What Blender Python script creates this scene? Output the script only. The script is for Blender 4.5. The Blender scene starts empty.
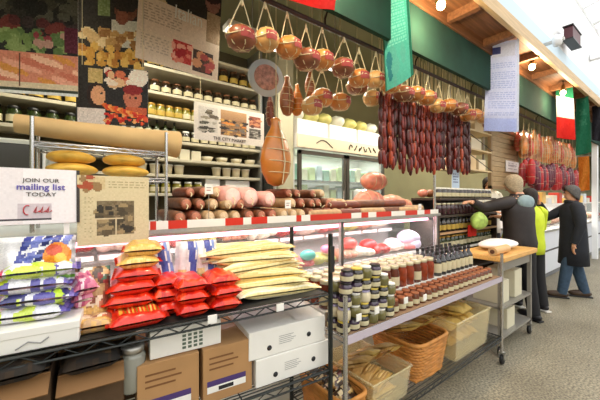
import bpy, bmesh, math, random
import numpy as np
from mathutils import Vector, Matrix, Euler
random.seed(7)
SC = bpy.context.scene
COL = SC.collection
R = math.radians
PI = math.pi

# ------------------------------------------------------------------ camera
EYE = 1.5; FOC = 300.0; VPX = 705.0; HZ = 198.0
_n = math.hypot(FOC, VPX - 300); CX = FOC / _n; SX = (VPX - 300) / _n
cam_d = bpy.data.cameras.new('camera'); cam = bpy.data.objects.new('camera', cam_d); COL.objects.link(cam)
cam_d.sensor_width = 36; cam_d.lens = 36 * FOC / 600; cam_d.clip_start = 0.05; cam_d.clip_end = 200
cam_d.shift_y = -(HZ - 200) / 600 * -1
cam.location = (0, 0, EYE)
cam.rotation_euler = (R(90), 0, math.atan2(SX, CX) - R(90))
SC.camera = cam

def at(u, v, y=None, z=None, x=None):
    """the point of the place that the photo shows at (u, v), on a plane y, z or x"""
    a = (u - 300) / FOC; b = (HZ - v) / FOC
    d = (CX + a * SX, SX - a * CX, b)
    t = y / d[1] if y is not None else (x / d[0] if x is not None else (z - EYE) / d[2])
    return Vector((d[0] * t, d[1] * t, EYE + b * t))

# ------------------------------------------------------------------ materials
def lin(c):
    return tuple((x / 255 / 12.92 if x / 255 <= 0.04045 else ((x / 255 + 0.055) / 1.055) ** 2.4) for x in c[:3])
MATS = {}
def M(name, c, rough=0.6, metal=0.0, noise=0.0, scale=20, bump=0.0, emit=0.0, stretch=None, spec=0.5, coat=0.0):
    if name in MATS: return MATS[name]
    m = bpy.data.materials.new(name); m.use_nodes = True; nt = m.node_tree; b = nt.nodes['Principled BSDF']
    L = lin(c); b.inputs['Base Color'].default_value = (*L, 1); b.inputs['Roughness'].default_value = rough
    b.inputs['Metallic'].default_value = metal; b.inputs['Specular IOR Level'].default_value = spec
    b.inputs['Coat Weight'].default_value = coat
    if emit:
        b.inputs['Emission Color'].default_value = (*L, 1); b.inputs['Emission Strength'].default_value = emit
    if noise or bump:
        tc = nt.nodes.new('ShaderNodeTexCoord'); mp = nt.nodes.new('ShaderNodeMapping'); nz = nt.nodes.new('ShaderNodeTexNoise')
        nt.links.new(tc.outputs['Object'], mp.inputs['Vector']); nt.links.new(mp.outputs['Vector'], nz.inputs['Vector'])
        if stretch: mp.inputs['Scale'].default_value = stretch
        nz.inputs['Scale'].default_value = scale; nz.inputs['Detail'].default_value = 4
        if noise:
            cr = nt.nodes.new('ShaderNodeValToRGB')
            cr.color_ramp.elements[0].position = 0.3; cr.color_ramp.elements[1].position = 0.7
            cr.color_ramp.elements[0].color = (*[max(0, x * (1 - noise)) for x in L], 1)
            cr.color_ramp.elements[1].color = (*[min(1, x * (1 + noise)) for x in L], 1)
            nt.links.new(nz.outputs['Fac'], cr.inputs['Fac']); nt.links.new(cr.outputs['Color'], b.inputs['Base Color'])
        if bump:
            bp = nt.nodes.new('ShaderNodeBump'); bp.inputs['Strength'].default_value = bump; bp.inputs['Distance'].default_value = 0.01
            nt.links.new(nz.outputs['Fac'], bp.inputs['Height']); nt.links.new(bp.outputs['Normal'], b.inputs['Normal'])
    MATS[name] = m
    return m
def Mprint(name, rough, coat=0.0, thin=0.0):
    m = bpy.data.materials.new(name); m.use_nodes = True; nt = m.node_tree; b = nt.nodes['Principled BSDF']
    a = nt.nodes.new('ShaderNodeVertexColor'); a.layer_name = 'Col'
    nt.links.new(a.outputs['Color'], b.inputs['Base Color']); b.inputs['Roughness'].default_value = rough
    b.inputs['Coat Weight'].default_value = coat
    if thin:
        tr = nt.nodes.new('ShaderNodeBsdfTranslucent'); mx = nt.nodes.new('ShaderNodeMixShader'); mx.inputs[0].default_value = thin
        nt.links.new(a.outputs['Color'], tr.inputs['Color']); nt.links.new(b.outputs[0], mx.inputs[1]); nt.links.new(tr.outputs[0], mx.inputs[2]); nt.links.new(mx.outputs[0], nt.nodes['Material Output'].inputs['Surface'])
    MATS[name] = m
    return m
def Mglass(name, c, clear=0.85, rough=0.05):
    m = bpy.data.materials.new(name); m.use_nodes = True; nt = m.node_tree; nt.nodes.clear()
    o = nt.nodes.new('ShaderNodeOutputMaterial'); t = nt.nodes.new('ShaderNodeBsdfTransparent'); g = nt.nodes.new('ShaderNodeBsdfPrincipled'); x = nt.nodes.new('ShaderNodeMixShader')
    t.inputs['Color'].default_value = (*lin(c), 1); g.inputs['Base Color'].default_value = (*lin(c), 1); g.inputs['Roughness'].default_value = rough
    x.inputs['Fac'].default_value = 1 - clear
    nt.links.new(t.outputs[0], x.inputs[1]); nt.links.new(g.outputs[0], x.inputs[2]); nt.links.new(x.outputs[0], o.inputs['Surface'])
    MATS[name] = m
    return m
PAPER = Mprint('printed_paper', 0.75); GLOSSY = Mprint('printed_plastic', 0.28, 0.3); CLOTH = Mprint('printed_cloth', 0.9); THIN = Mprint('thin_cloth', 0.9, 0, .45)
GLASS = Mglass('clear_glass', (245, 250, 250), 0.9); BINPL = Mglass('clear_plastic', (250, 244, 220), 0.74, 0.2)
WHITE = M('white_enamel', (238, 236, 230), 0.35); CHROME = M('chrome_wire', (200, 200, 200), 0.25, 0.9)
STEEL = M('brushed_steel', (190, 188, 182), 0.35, 0.8, 0.08, 60); BLACK = M('black_coated_wire', (24, 30, 28), 0.4)
BLKPL = M('black_plastic', (20, 20, 22), 0.4); CARD = M('corrugated_cardboard', (176, 134, 88), 0.85, 0, 0.08, 8)
STRING = M('twine', (214, 200, 160), 0.9); KRAFT = M('kraft_paper', (196, 164, 112), 0.8, 0, 0.1, 6, 0.4)

# ------------------------------------------------------------------ mesh building
class MB:
    def __init__(s): s.v = []; s.f = []; s.c = []; s.sm = []; s.has = False
    def add(s, vs, fs, smooth=False, cols=None):
        b = len(s.v); s.v += [tuple(p) for p in vs]; s.f += [tuple(i + b for i in f) for f in fs]; s.sm += [smooth] * len(fs)
        if cols is None: s.c += [(1, 1, 1)] * len(fs)
        else: s.c += cols; s.has = True
        return s
    def box(s, x0, y0, z0, x1, y1, z1, rot=None, at=None):
        vs = [(x, y, z) for z in (z0, z1) for y in (y0, y1) for x in (x0, x1)]
        if rot is not None:
            m = rot if isinstance(rot, Matrix) else Euler(rot).to_matrix()
            c = Vector(at) if at is not None else Vector(((x0 + x1) / 2, (y0 + y1) / 2, (z0 + z1) / 2))
            vs = [m @ (Vector(p) - c) + c for p in vs]
        return s.add(vs, [(0, 2, 3, 1), (4, 5, 7, 6), (0, 1, 5, 4), (2, 6, 7, 3), (0, 4, 6, 2), (1, 3, 7, 5)])
    def tube(s, pts, r, n=8, closed=False, smooth=True):
        pts = [Vector(p) for p in pts]; k = len(pts); rs = r if isinstance(r, (list, tuple)) else [r] * k
        vs = []; up = Vector((0.13, 0.21, 0.97)); px = None
        for i, p in enumerate(pts):
            if closed: d = pts[(i + 1) % k] - pts[i - 1]
            else: d = pts[min(i + 1, k - 1)] - pts[max(i - 1, 0)]
            d = d.normalized() if d.length > 1e-9 else Vector((0, 0, 1))
            if px is None:
                px = d.cross(up if abs(d.dot(up)) < 0.95 else Vector((1, 0, 0))).normalized()
            px = (px - d * px.dot(d)).normalized(); py = d.cross(px)
            vs += [p + (px * math.cos(2 * PI * j / n) + py * math.sin(2 * PI * j / n)) * rs[i] for j in range(n)]
        fs = []
        for i in range(k if closed else k - 1):
            a = i * n; b = ((i + 1) % k) * n
            fs += [(a + j, a + (j + 1) % n, b + (j + 1) % n, b + j) for j in range(n)]
        s.add(vs, fs, smooth)
        if not closed:
            s.add([vs[j] for j in range(n)], [tuple(reversed(range(n)))]); s.add(vs[-n:], [tuple(range(n))])
        return s
    def lathe(s, prof, n=16, mat=None, smooth=True, cap=True, wob=0.0, seed=0):
        rnd = random.Random(seed); ph = [rnd.uniform(0, 6.28) for _ in range(3)]
        vs = []
        for i, (r, z) in enumerate(prof):
            for j in range(n):
                a = 2 * PI * j / n; q = r * (1 + wob * (math.sin(2 * a + ph[0] + i * .5) + .6 * math.sin(3 * a + ph[1] - i * .7)))
                vs.append(Vector((q * math.cos(a), q * math.sin(a), z)))
        if mat is not None: vs = [mat @ p for p in vs]
        fs = [(i * n + j, i * n + (j + 1) % n, (i + 1) * n + (j + 1) % n, (i + 1) * n + j) for i in range(len(prof) - 1) for j in range(n)]
        if cap: fs += [tuple(reversed(range(n))), tuple(range((len(prof) - 1) * n, len(prof) * n))]
        return s.add(vs, fs, smooth)
    def ell(s, c, r, n=14, m=9, rot=None, wob=0.0, seed=0):
        prof = [(math.sin(PI * max(.03, min(.97, i / m))), -math.cos(PI * i / m)) for i in range(m + 1)]
        mt = Matrix.Translation(Vector(c)) @ (Euler(rot).to_matrix().to_4x4() if rot else Matrix()) @ Matrix.Diagonal((*r, 1))
        return s.lathe(prof, n, mt, True, True, wob, seed)
    def prism(s, poly, t, mat=None):
        n = len(poly); vs = [Vector((x, 0, z)) for x, z in poly] + [Vector((x, t, z)) for x, z in poly]
        if mat is not None: vs = [mat @ p for p in vs]
        return s.add(vs, [tuple(range(n)), tuple(reversed(range(n, 2 * n)))] + [(i, n + i, n + (i + 1) % n, (i + 1) % n) for i in range(n)])
    def build(s, name, m, parent=None, bevel=0.0, loc=None, rot=None, sub=0, auto=False):
        me = bpy.data.meshes.new(name); me.from_pydata(s.v, [], s.f); me.update()
        me.polygons.foreach_set('use_smooth', s.sm)
        if s.has:
            ca = me.color_attributes.new('Col', 'FLOAT_COLOR', 'CORNER')
            arr = np.ones((len(me.loops), 4), dtype=np.float32); k = 0
            for f, c in zip(s.f, s.c):
                arr[k:k + len(f), :3] = c; k += len(f)
            ca.data.foreach_set('color', arr.ravel())
        me.materials.append(m)
        o = bpy.data.objects.new(name, me); COL.objects.link(o)
        if parent is not None: o.parent = parent
        if loc is not None: o.location = loc
        if rot is not None: o.rotation_euler = rot
        if bevel:
            b = o.modifiers.new('edge', 'BEVEL'); b.width = bevel; b.segments = 2; b.limit_method = 'ANGLE'; b.angle_limit = R(40)
        if sub:
            q = o.modifiers.new('sub', 'SUBSURF'); q.levels = sub; q.render_levels = sub
        return o
def tag(o, label=None, cat=None, group=None, kind=None):
    if label: o['label'] = label
    if cat: o['category'] = cat
    if group: o['group'] = group
    if kind: o['kind'] = kind
    return o
def thing(name, label, cat, loc=(0, 0, 0), rotz=0.0, group=None, rot=None):
    o = bpy.data.objects.new(name, None); COL.objects.link(o); o.empty_display_size = 0.05
    o.location = loc; o.rotation_euler = rot if rot is not None else (0, 0, rotz)
    return tag(o, label, cat, group)
def struct(o): o['kind'] = 'structure'; return o
KIDS = {}
def kids(o):
    return [c for c in o.children]
def dup(o, loc=None, rot=None, label=None, group=None, scale=None):
    c = o.copy(); COL.objects.link(c)
    if loc is not None: c.location = loc
    if rot is not None: c.rotation_euler = rot
    if scale is not None: c.scale = (scale,) * 3 if isinstance(scale, (int, float)) else scale
    if label: c['label'] = label
    if group: c['group'] = group
    for ch in kids(o):
        d = ch.copy(); COL.objects.link(d); d.parent = c
        for g in kids(ch):
            e = g.copy(); COL.objects.link(e); e.parent = d
    return c
def setcol(o, m):
    """own material on a copy that shares its mesh"""
    o.material_slots[0].link = 'OBJECT'; o.material_slots[0].material = m
ORD = ['first', 'second', 'third', 'fourth', 'fifth', 'sixth', 'seventh', 'eighth', 'ninth', 'tenth', 'eleventh', 'twelfth', 'thirteenth', 'fourteenth', 'fifteenth', 'sixteenth', 'seventeenth', 'eighteenth', 'nineteenth', 'twentieth'] + ['twenty-' + x for x in ['first', 'second', 'third', 'fourth', 'fifth', 'sixth', 'seventh', 'eighth', 'ninth']] + ['thirtieth'] + ['thirty-' + x for x in ['first', 'second', 'third', 'fourth', 'fifth', 'sixth', 'seventh', 'eighth', 'ninth']] + ['fortieth'] + ['forty-' + x for x in ['first', 'second', 'third', 'fourth', 'fifth', 'sixth', 'seventh', 'eighth', 'ninth']]

# ------------------------------------------------------------------ printed surfaces
class Canvas:
    def __init__(s, w, h, bg): s.w = w; s.h = h; s.a = np.zeros((h, w, 3)); s.a[:] = bg; s.rng = np.random.default_rng(w * 31 + h)
    def _yx(s):
        Y, X = np.mgrid[0:s.h, 0:s.w]; return (X + .5) / s.w, (Y + .5) / s.h
    def rect(s, x0, y0, x1, y1, c, n=0):
        X, Y = s._yx(); k = (X >= x0) & (X < x1) & (Y >= y0) & (Y < y1); s.a[k] = c
        if n: s.a[k] += s.rng.uniform(-n, n, (k.sum(), 1))
        return s
    def ell(s, cx, cy, rx, ry, c, n=0):
        X, Y = s._yx(); k = ((X - cx) / rx) ** 2 + ((Y - cy) / ry) ** 2 < 1; s.a[k] = c
        if n: s.a[k] += s.rng.uniform(-n, n, (k.sum(), 1))
        return s
    def line(s, x0, y0, x1, y1, w, c):
        X, Y = s._yx(); dx, dy = x1 - x0, y1 - y0; L = dx * dx + dy * dy + 1e-9
        t = np.clip(((X - x0) * dx + (Y - y0) * dy) / L, 0, 1); k = np.hypot(X - x0 - t * dx, Y - y0 - t * dy) < w; s.a[k] = c; return s
    def grad(s, x0, y0, x1, y1, c0, c1):
        X, Y = s._yx(); k = (X >= x0) & (X < x1) & (Y >= y0) & (Y < y1); t = ((Y - y0) / (y1 - y0))[..., None]
        s.a[k] = (np.array(c0) * (1 - t) + np.array(c1) * t)[k]; return s
    def blobs(s, x0, y0, x1, y1, cols, k, r, seed=1):
        g = random.Random(seed)
        for _ in range(k): s.ell(g.uniform(x0, x1), g.uniform(y0, y1), r * g.uniform(.6, 1.4), r * g.uniform(.5, 1.1), g.choice(cols))
        return s
    def rows(s, x0, y0, x1, y1, k, c, fill=.5, seed=2, gap=.12):
        """lines of small print too fine to read"""
        g = random.Random(seed); dy = (y1 - y0) / k
        for i in range(k):
            x = x0
            while x < x1:
                w = g.uniform(.05, .14) * (x1 - x0); s.rect(x, y0 + i * dy, min(x1, x + w), y0 + (i + fill) * dy, c); x += w + gap * .2
        return s
    def noise(s, n): s.a += s.rng.normal(0, n, (s.h, s.w, 1)); return s
    def cols(s):
        a = np.clip(s.a, 0, 255) / 255; a = np.where(a <= .04045, a / 12.92, ((a + .055) / 1.055) ** 2.4); return a
def sheet(name, cv, w, h, m=PAPER, parent=None, t=0.002, bend=None, back=(225, 222, 210)):
    """a printed sheet, centre of its top edge at the origin, facing -y"""
    mb = MB(); C = cv.cols(); nx, nz = cv.w, cv.h; vs = []
    for j in range(nz + 1):
        for i in range(nx + 1):
            x = (i / nx - .5) * w; z = -j / nz * h; d = bend(i / nx, j / nz) if bend else 0
            vs.append(d if isinstance(d, Vector) else Vector((x, d, z)))
    n = len(vs); W = nx + 1
    fs = [(j * W + i, (j + 1) * W + i, (j + 1) * W + i + 1, j * W + i + 1) for j in range(nz) for i in range(nx)]
    mb.add(vs, fs, bool(bend), [tuple(C[j, i]) for j in range(nz) for i in range(nx)])
    bk = lin(back); vb = [v + Vector((0, t, 0)) for v in vs]
    mb.add(vb, [tuple(reversed(f)) for f in fs], bool(bend), [bk] * len(fs))
    ring = [i for i in range(W)] + [j * W + nx for j in range(1, nz + 1)] + [nz * W + i for i in range(nx - 1, -1, -1)] + [j * W for j in range(nz - 1, 0, -1)]
    k = len(ring); mb.add([vs[i] for i in ring] + [vb[i] for i in ring], [(i, (i + 1) % k, k + (i + 1) % k, k + i) for i in range(k)], False, [bk] * k)
    return mb.build(name, m, parent)
def bag(name, cv, w, d, t, m=GLOSSY, parent=None, seed=0, wr=0.12, crimp=0.06):
    """a filled pouch lying on the xy plane, w along x (crimped ends), d along y, t thick, base at z=0"""
    mb = MB(); C = cv.cols(); nx, ny = cv.w, cv.h; g = random.Random(seed); ph = [g.uniform(0, 6.28) for _ in range(6)]
    def P(i, j, up):
        a = i / nx; b = j / ny; e = min(a, 1 - a); f = min(b, 1 - b)
        th = (min(1, max(0, (e - crimp) / .16)) ** .55) * (min(1, f / .14 + .02) ** .5)
        wv = 1 + wr * (math.sin(9 * a + ph[0]) * math.sin(7 * b + ph[1]) + .6 * math.sin(21 * a + ph[2] + 5 * b) + .4 * math.sin(17 * b + ph[3]))
        z = t / 2 + (1 if up else -.96) * (t / 2) * th * (wv if up else 1)
        pin = 1 - .05 * (1 - th)
        return Vector(((a - .5) * w, (b - .5) * d * pin, z + .004 * math.sin(30 * b + ph[4]) * (1 if e < crimp else 0)))
    W = nx + 1
    for up in (True, False):
        vs = [P(i, j, up) for j in range(ny + 1) for i in range(nx + 1)]
        fs = [(j * W + i, j * W + i + 1, (j + 1) * W + i + 1, (j + 1) * W + i) for j in range(ny) for i in range(nx)]
        if not up: fs = [tuple(reversed(f)) for f in fs]
        mb.add(vs, fs, True, [tuple(C[ny - 1 - j, i]) for j in range(ny) for i in range(nx)])
    return mb.build(name, m, parent)
def text(name, s, size, m, parent=None, loc=(0, 0, 0), rot=(R(90), 0, 0), ext=0.0008, align='CENTER', sx=1.0, bold=0.0):
    c = bpy.data.curves.new(name, 'FONT'); c.body = s; c.size = size; c.extrude = ext; c.align_x = align; c.resolution_u = 2; c.offset = bold
    o = bpy.data.objects.new(name, c); COL.objects.link(o)
    me = bpy.data.meshes.new_from_object(o.evaluated_get(bpy.context.evaluated_depsgraph_get()))
    bpy.data.objects.remove(o); bpy.data.curves.remove(c)
    q = bpy.data.objects.new(name, me); COL.objects.link(q); me.materials.clear(); me.materials.append(m)
    q.parent = parent; q.location = loc; q.rotation_euler = rot; q.scale = (sx, 1, 1)
    return q
def lamp(name, kind, loc, energy, col=(1, 1, 1), size=0.1, rot=(0, 0, 0), sy=None):
    d = bpy.data.lights.new(name, kind); d.energy = energy; d.color = col
    if kind == 'AREA':
        d.size = size
        if sy: d.shape = 'RECTANGLE'; d.size_y = sy
    else: d.shadow_soft_size = size
    o = bpy.data.objects.new(name, d); COL.objects.link(o); o.location = loc; o.rotation_euler = rot
    return o

# ================================================================== THE SETTING
def pattern_floor():
    m = bpy.data.materials.new('speckled_concrete'); m.use_nodes = True; nt = m.node_tree; b = nt.nodes['Principled BSDF']
    tc = nt.nodes.new('ShaderNodeTexCoord'); n1 = nt.nodes.new('ShaderNodeTexNoise'); n1.inputs['Scale'].default_value = 62; n1.inputs['Detail'].default_value = 5
    n2 = nt.nodes.new('ShaderNodeTexNoise'); n2.inputs['Scale'].default_value = 1.6; n2.inputs['Detail'].default_value = 3
    r1 = nt.nodes.new('ShaderNodeValToRGB'); r1.color_ramp.elements[0].position = .36; r1.color_ramp.elements[1].position = .66
    r1.color_ramp.elements[0].color = (*lin((112, 106, 92)), 1); r1.color_ramp.elements[1].color = (*lin((184, 176, 154)), 1)
    r2 = nt.nodes.new('ShaderNodeValToRGB'); r2.color_ramp.elements[0].position = .3; r2.color_ramp.elements[1].position = .75
    r2.color_ramp.elements[0].color = (.62, .6, .56, 1); r2.color_ramp.elements[1].color = (1, 1, .98, 1)
    mx = nt.nodes.new('ShaderNodeMix'); mx.data_type = 'RGBA'; mx.blend_type = 'MULTIPLY'; mx.inputs[0].default_value = 1
    for n in (n1, n2): nt.links.new(tc.outputs['Object'], n.inputs['Vector'])
    nt.links.new(n1.outputs['Fac'], r1.inputs['Fac']); nt.links.new(n2.outputs['Fac'], r2.inputs['Fac'])
    nt.links.new(r1.outputs['Color'], mx.inputs[6]); nt.links.new(r2.outputs['Color'], mx.inputs[7]); nt.links.new(mx.outputs[2], b.inputs['Base Color'])
    b.inputs['Roughness'].default_value = .55
    return m
struct(MB().box(-4, -7, -.1, 22, 4.2, 0).build('floor', pattern_floor()))
OLIVE = M('olive_plaster', (150, 148, 112), 0.8, 0, .06, 3)
struct(MB().box(-4, 3.6, 0, 22, 3.75, 3.7).build('wall_back', OLIVE))
struct(MB().box(-4.1, -7, 0, -4, 3.75, 3.7).build('wall_left', OLIVE))
struct(MB().box(22, -7, 0, 22.1, 3.75, 7.4).build('wall_right', M('hall_plaster', (226, 230, 236), 0.8)))
struct(MB().box(-4, 1.62, 3.62, 22, 3.75, 3.7).build('ceiling', M('shop_ceiling', (128, 128, 98), 0.8)))
# the green cloth fascia and the timber soffit over the stalls
GREENC = M('dark_green_canvas', (20, 58, 46), 0.95, 0, .2, 5, .1)
t = struct(MB().box(-3, 1.52, 2.79, 22, 1.56, 3.2).build('trim_1', GREENC))
WOODB = M('brown_timber', (128, 84, 52), 0.6, 0, .3, 7, .15, stretch=(.4, 6, 6))
WOODL = M('pale_timber_edge', (206, 176, 132), 0.55, 0, .15, 7, stretch=(.4, 6, 6))
struct(MB().box(-3, 1.22, 3.3, 22, 1.62, 3.34).build('trim_2', WOODB))
struct(MB().box(-3, 1.17, 3.24, 22, 1.215, 3.37).build('trim_3', WOODL))
struct(MB().box(-3, 1.5, 3.2, 22, 1.6, 3.3).build('trim_4', WOODB))
for k in range(26):
    x = -2.7 + k * .8
    struct(MB().box(x, 1.215, 3.22, x + .06, 1.5, 3.3).build('trim_5', WOODB))
# iron hanging rail under the fascia
DARKR = M('dark_iron', (52, 34, 28), 0.5, .3)
rl = thing('hanging_rail', 'long dark iron rail below the green fascia that the cheeses and sausages hang from', 'rail', (0, 1.65, 2.75))
MB().tube([(-2.5, 0, 0), (9, 0, 0)], .016, 10).build('bar', DARKR, rl)
MB().tube([(-2.5, .07, .05), (9, .07, .05)], .011, 8).build('bar', DARKR, rl)
for k in range(10):
    MB().tube([(-2 + k * 1.15, 0, .01), (-2 + k * 1.15, 0, .06), (-2 + k * 1.15, -.1, .2)], .007, 6).build('bracket', DARKR, rl)

# the market hall: white lattice trusses and a glazed roof over the aisle, open to the sky
WSTEEL = M('white_painted_steel', (244, 246, 248), 0.5); PALEB = M('pale_blue_panel', (206, 226, 238), 0.6)
PANE = bpy.data.materials.new('frosted_roof_glass'); PANE.use_nodes = True
nt = PANE.node_tree; nt.nodes.clear(); o_ = nt.nodes.new('ShaderNodeOutputMaterial'); a_ = nt.nodes.new('ShaderNodeBsdfTransparent'); b_ = nt.nodes.new('ShaderNodeBsdfTranslucent'); x_ = nt.nodes.new('ShaderNodeMixShader')
x_.inputs[0].default_value = .35; b_.inputs[0].default_value = (.95, .97, 1, 1); a_.inputs[0].default_value = (.97, .98, 1, 1)
nt.links.new(a_.outputs[0], x_.inputs[1]); nt.links.new(b_.outputs[0], x_.inputs[2]); nt.links.new(x_.outputs[0], o_.inputs[0])
n = 0
for x in (-1, 3, 7, 11, 15, 19):
    n += 1
    w = thing('window_%d' % n, None, None, (x, 0, 0)); w['kind'] = 'structure'
    MB().add([(0, 1.5, 5.4), (3.9, 1.5, 5.4), (3.9, -6.5, 7.3), (0, -6.5, 7.3)], [(0, 1, 2, 3)]).build('pane', PANE, w)
    f = MB()
    for q in (0, 1.3, 2.6, 3.86): f.tube([(q, 1.5, 5.36), (q, -6.5, 7.26)], .03, 4, smooth=False)
    for tt in (0, .33, .66, 1): f.tube([(0, 1.5 - 8 * tt, 5.36 + 1.9 * tt), (3.9, 1.5 - 8 * tt, 5.36 + 1.9 * tt)], .03, 4, smooth=False)
    f.build('frame', WSTEEL, w)
struct(MB().box(-3, 1.5, 3.38, 22, 1.62, 4.1).build('wall_front', PALEB))
struct(MB().box(-3, 1.5, 4.1, 22, 1.62, 5.4).build('wall_front.001', WSTEEL))
k = 0
for x in (1, 5, 9, 13, 17):
    tr = thing('ceiling_truss', 'white steel lattice truss across the market hall, %s from the shop end' % ORD[k], 'truss', (x, 0, 0), group='hall roof trusses'); k += 1
    MB().box(-.07, -6.8, 4.5, .07, 1.49, 4.62).build('lower_chord', WSTEEL, tr)
    MB().tube([(0, 1.45, 5.3), (0, -6.6, 7.2)], .06, 6).build('upper_chord', WSTEEL, tr)
    m_ = MB()
    for i in range(6):
        y0 = 1.3 - i * 1.3; m_.tube([(0, y0, 4.6), (0, y0 - .65, 5.45 + i * .31), (0, y0 - 1.3, 4.6)], .03, 5)
    m_.build('lattice', WSTEEL, tr)
struct(MB().box(-4, -7.1, 0, 22, -7, 3.2).build('wall_front_hall', M('hall_far_wall', (190, 186, 176), 0.8)))

# ================================================================== LIGHT
wd = bpy.data.worlds.new('World'); SC.world = wd; wd.use_nodes = True
bg = wd.node_tree.nodes['Background']; bg.inputs[0].default_value = (1, .985, .95, 1); bg.inputs[1].default_value = 2.15
TUBE = M('lit_tube', (255, 250, 235), .5, emit=9)
def fluo(x, y, z, L, label, e=30):
    f = thing('ceiling_light', label, 'light', (x, y, z))
    MB().box(-L / 2, -.07, 0, L / 2, .07, .05).build('housing', WHITE, f, .004)
    for s in (-.035, .035): MB().tube([(-L / 2 + .03, s, -.02), (L / 2 - .03, s, -.02)], .014, 8).build('tube', TUBE, f)
    MB().tube([(-L / 3, 0, .04), (-L / 3, 0, 3.62 - z)], .006, 6).build('hanger_rod', STEEL, f); MB().tube([(L / 3, 0, .04), (L / 3, 0, 3.62 - z)], .006, 6).build('hanger_rod', STEEL, f)
    lamp('fluorescent', 'AREA', (x, y, z - .06), e, (1, .93, .78), L, (0, 0, 0), .15)
fluo(.1, 2.75, 3.06, 1.15, 'fluorescent ceiling light above the food posters', 16)
fluo(1.75, 2.4, 2.93, 1.5, 'fluorescent ceiling light behind the hanging cheeses near the round salami sign', 22)
fluo(3.6, 2.4, 2.93, 1.5, 'fluorescent ceiling light behind the hanging sausage curtain')
fluo(6.2, 2.4, 2.93, 1.5, 'fluorescent ceiling light over the far stall')
fluo(8.6, 2.4, 2.93, 1.5, 'last fluorescent ceiling light down the row')
def bulb(u, v, y, label):
    p = at(u, v, y=y); b = thing('ceiling_lamp', label, 'lamp', p)
    MB().ell((0, 0, 0), (.035, .035, .042)).build('bulb', M('lit_bulb', (255, 226, 170), .5, emit=18), b)
    MB().lathe([(.05, .035), (.028, .06), (.022, .11)], 12).build('lamp_holder', M('brass', (150, 110, 60), .4, .7), b)
    MB().tube([(0, 0, .1), (0, 0, 3.3 - p.z)], .006, 6).build('stem', DARKR, b)
    lamp('bulb_light', 'POINT', (p.x, p.y, p.z - .07), 28, (1, .78, .48), .05)
bulb(441, 5, 1.3, 'bare warm lamp under the timber soffit beside the teal banner')
bulb(532, 67, 1.3, 'bare warm lamp under the timber soffit beside the pale blue banner')
for x, y, e, l in ((.25, 1.4, 44, 'added warm fill lamp under the timber soffit above the black wire rack'), (1.3, 1.3, 26, 'added warm fill lamp under the timber soffit above the post between the two racks'), (6.0, 1.3, 16, 'added warm fill lamp under the timber soffit at the far stall')):  # fill lamps added for extra warm light, given bulbs and holders
    b = thing('ceiling_lamp', l, 'lamp', (x, y, 3.12)); MB().ell((0, 0, 0), (.035, .035, .042)).build('bulb', MATS['lit_bulb'], b)
    MB().lathe([(.05, .035), (.028, .06), (.022, .11)], 12).build('lamp_holder', MATS['brass'], b); MB().tube([(0, 0, .1), (0, 0, .18)], .006, 6).build('stem', DARKR, b)
    lamp('bulb_light', 'POINT', (x, y, 3.05), e, (1, .8, .52), .05)

# ================================================================== BACK OF THE SHOP: shelving with jars
SHELFW = M('cream_shelf_board', (196, 188, 164), 0.5)
BACKB = M('dark_olive_back_panel', (84, 76, 54), 0.8)  # one even dark olive brown
def shelving(name, x0, x1, zs, label):
    s = thing(name, label, 'shelving', (x0, 3.2, 0)); W = x1 - x0
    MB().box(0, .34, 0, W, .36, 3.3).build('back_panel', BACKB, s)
    for z in zs: MB().box(0.03, 0, z - .03, W - .03, .34, z).build('shelf', SHELFW, s, .004)
    for x in (0, W - .03): MB().box(x, 0, 0, x + .03, .34, 3.3).build('upright', STEEL, s)
    return s
ZS = (.9, 1.25, 1.55, 1.74, 1.9, 2.08, 2.31, 2.55, 2.8, 3.02)
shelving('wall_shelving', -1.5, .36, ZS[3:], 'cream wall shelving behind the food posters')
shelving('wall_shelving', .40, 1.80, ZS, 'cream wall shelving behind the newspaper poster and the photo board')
def jar_proto(name, body, lid, lab, r, h, label='x', kind='jar', bodyname='glass_body', shape='jar'):
    j = thing(name, label, kind)
    if shape == 'jar':
        MB().lathe([(r * .9, 0), (r, .004), (r, h * .7), (r * .78, h * .82), (r * .78, h * .86)], 14).build(bodyname, body, j)
        MB().lathe([(r * .84, h * .85), (r * .86, h * .86), (r * .86, h * .99), (r * .8, h)], 14).build('lid', lid, j)
    else:
        MB().lathe([(r * .9, 0), (r, .004), (r, h * .55), (r * .8, h * .64), (r * .36, h * .74), (r * .34, h * .9)], 14).build(bodyname, body, j)
        MB().lathe([(r * .38, h * .86), (r * .4, h * .88), (r * .4, h * .99), (r * .34, h)], 12).build('lid', lid, j)
    if lab: MB().lathe([(r * 1.015, h * .14), (r * 1.02, h * .15), (r * 1.02, h * .5), (r * 1.015, h * .51)], 14, cap=False).build('label_band', lab, j)
    return j
DKJAR = M('dark_preserve', (48, 36, 24), .12, coat=.5); OLJAR = M('olive_preserve', (128, 120, 40), .15, coat=.5); GRJAR = M('green_glass', (44, 56, 24), .12, coat=.5)
BRLID = M('bronze_lid', (104, 66, 38), .35, .5); GLID = M('gold_lid', (176, 136, 58), .3, .6); WLID = M('white_lid', (238, 236, 226), .4); LAB = M('paper_label', (206, 196, 160), .7); YLAB = M('yellow_label', (186, 156, 66), .7)
BLKLID = M('black_lid', (26, 24, 22), .35)
GONE = []
def row(proto, pts, lab, group, scale=1.0, jig=.004):
    """one copy of the proto per point; the first point takes the proto itself"""
    for i, p in enumerate(pts):
        p = Vector(p) + Vector((random.uniform(-jig, jig), random.uniform(-jig, jig), 0))
        l = lab(i) if callable(lab) else lab
        if i == 0: proto.location = p; proto.rotation_euler = (0, 0, random.uniform(-.3, .3)); o = proto; proto['label'] = l
        else: o = dup(proto, p, (0, 0, random.uniform(-.3, .3)), l)
        o['group'] = group
        if scale != 1: o.scale = (scale,) * 3
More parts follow.
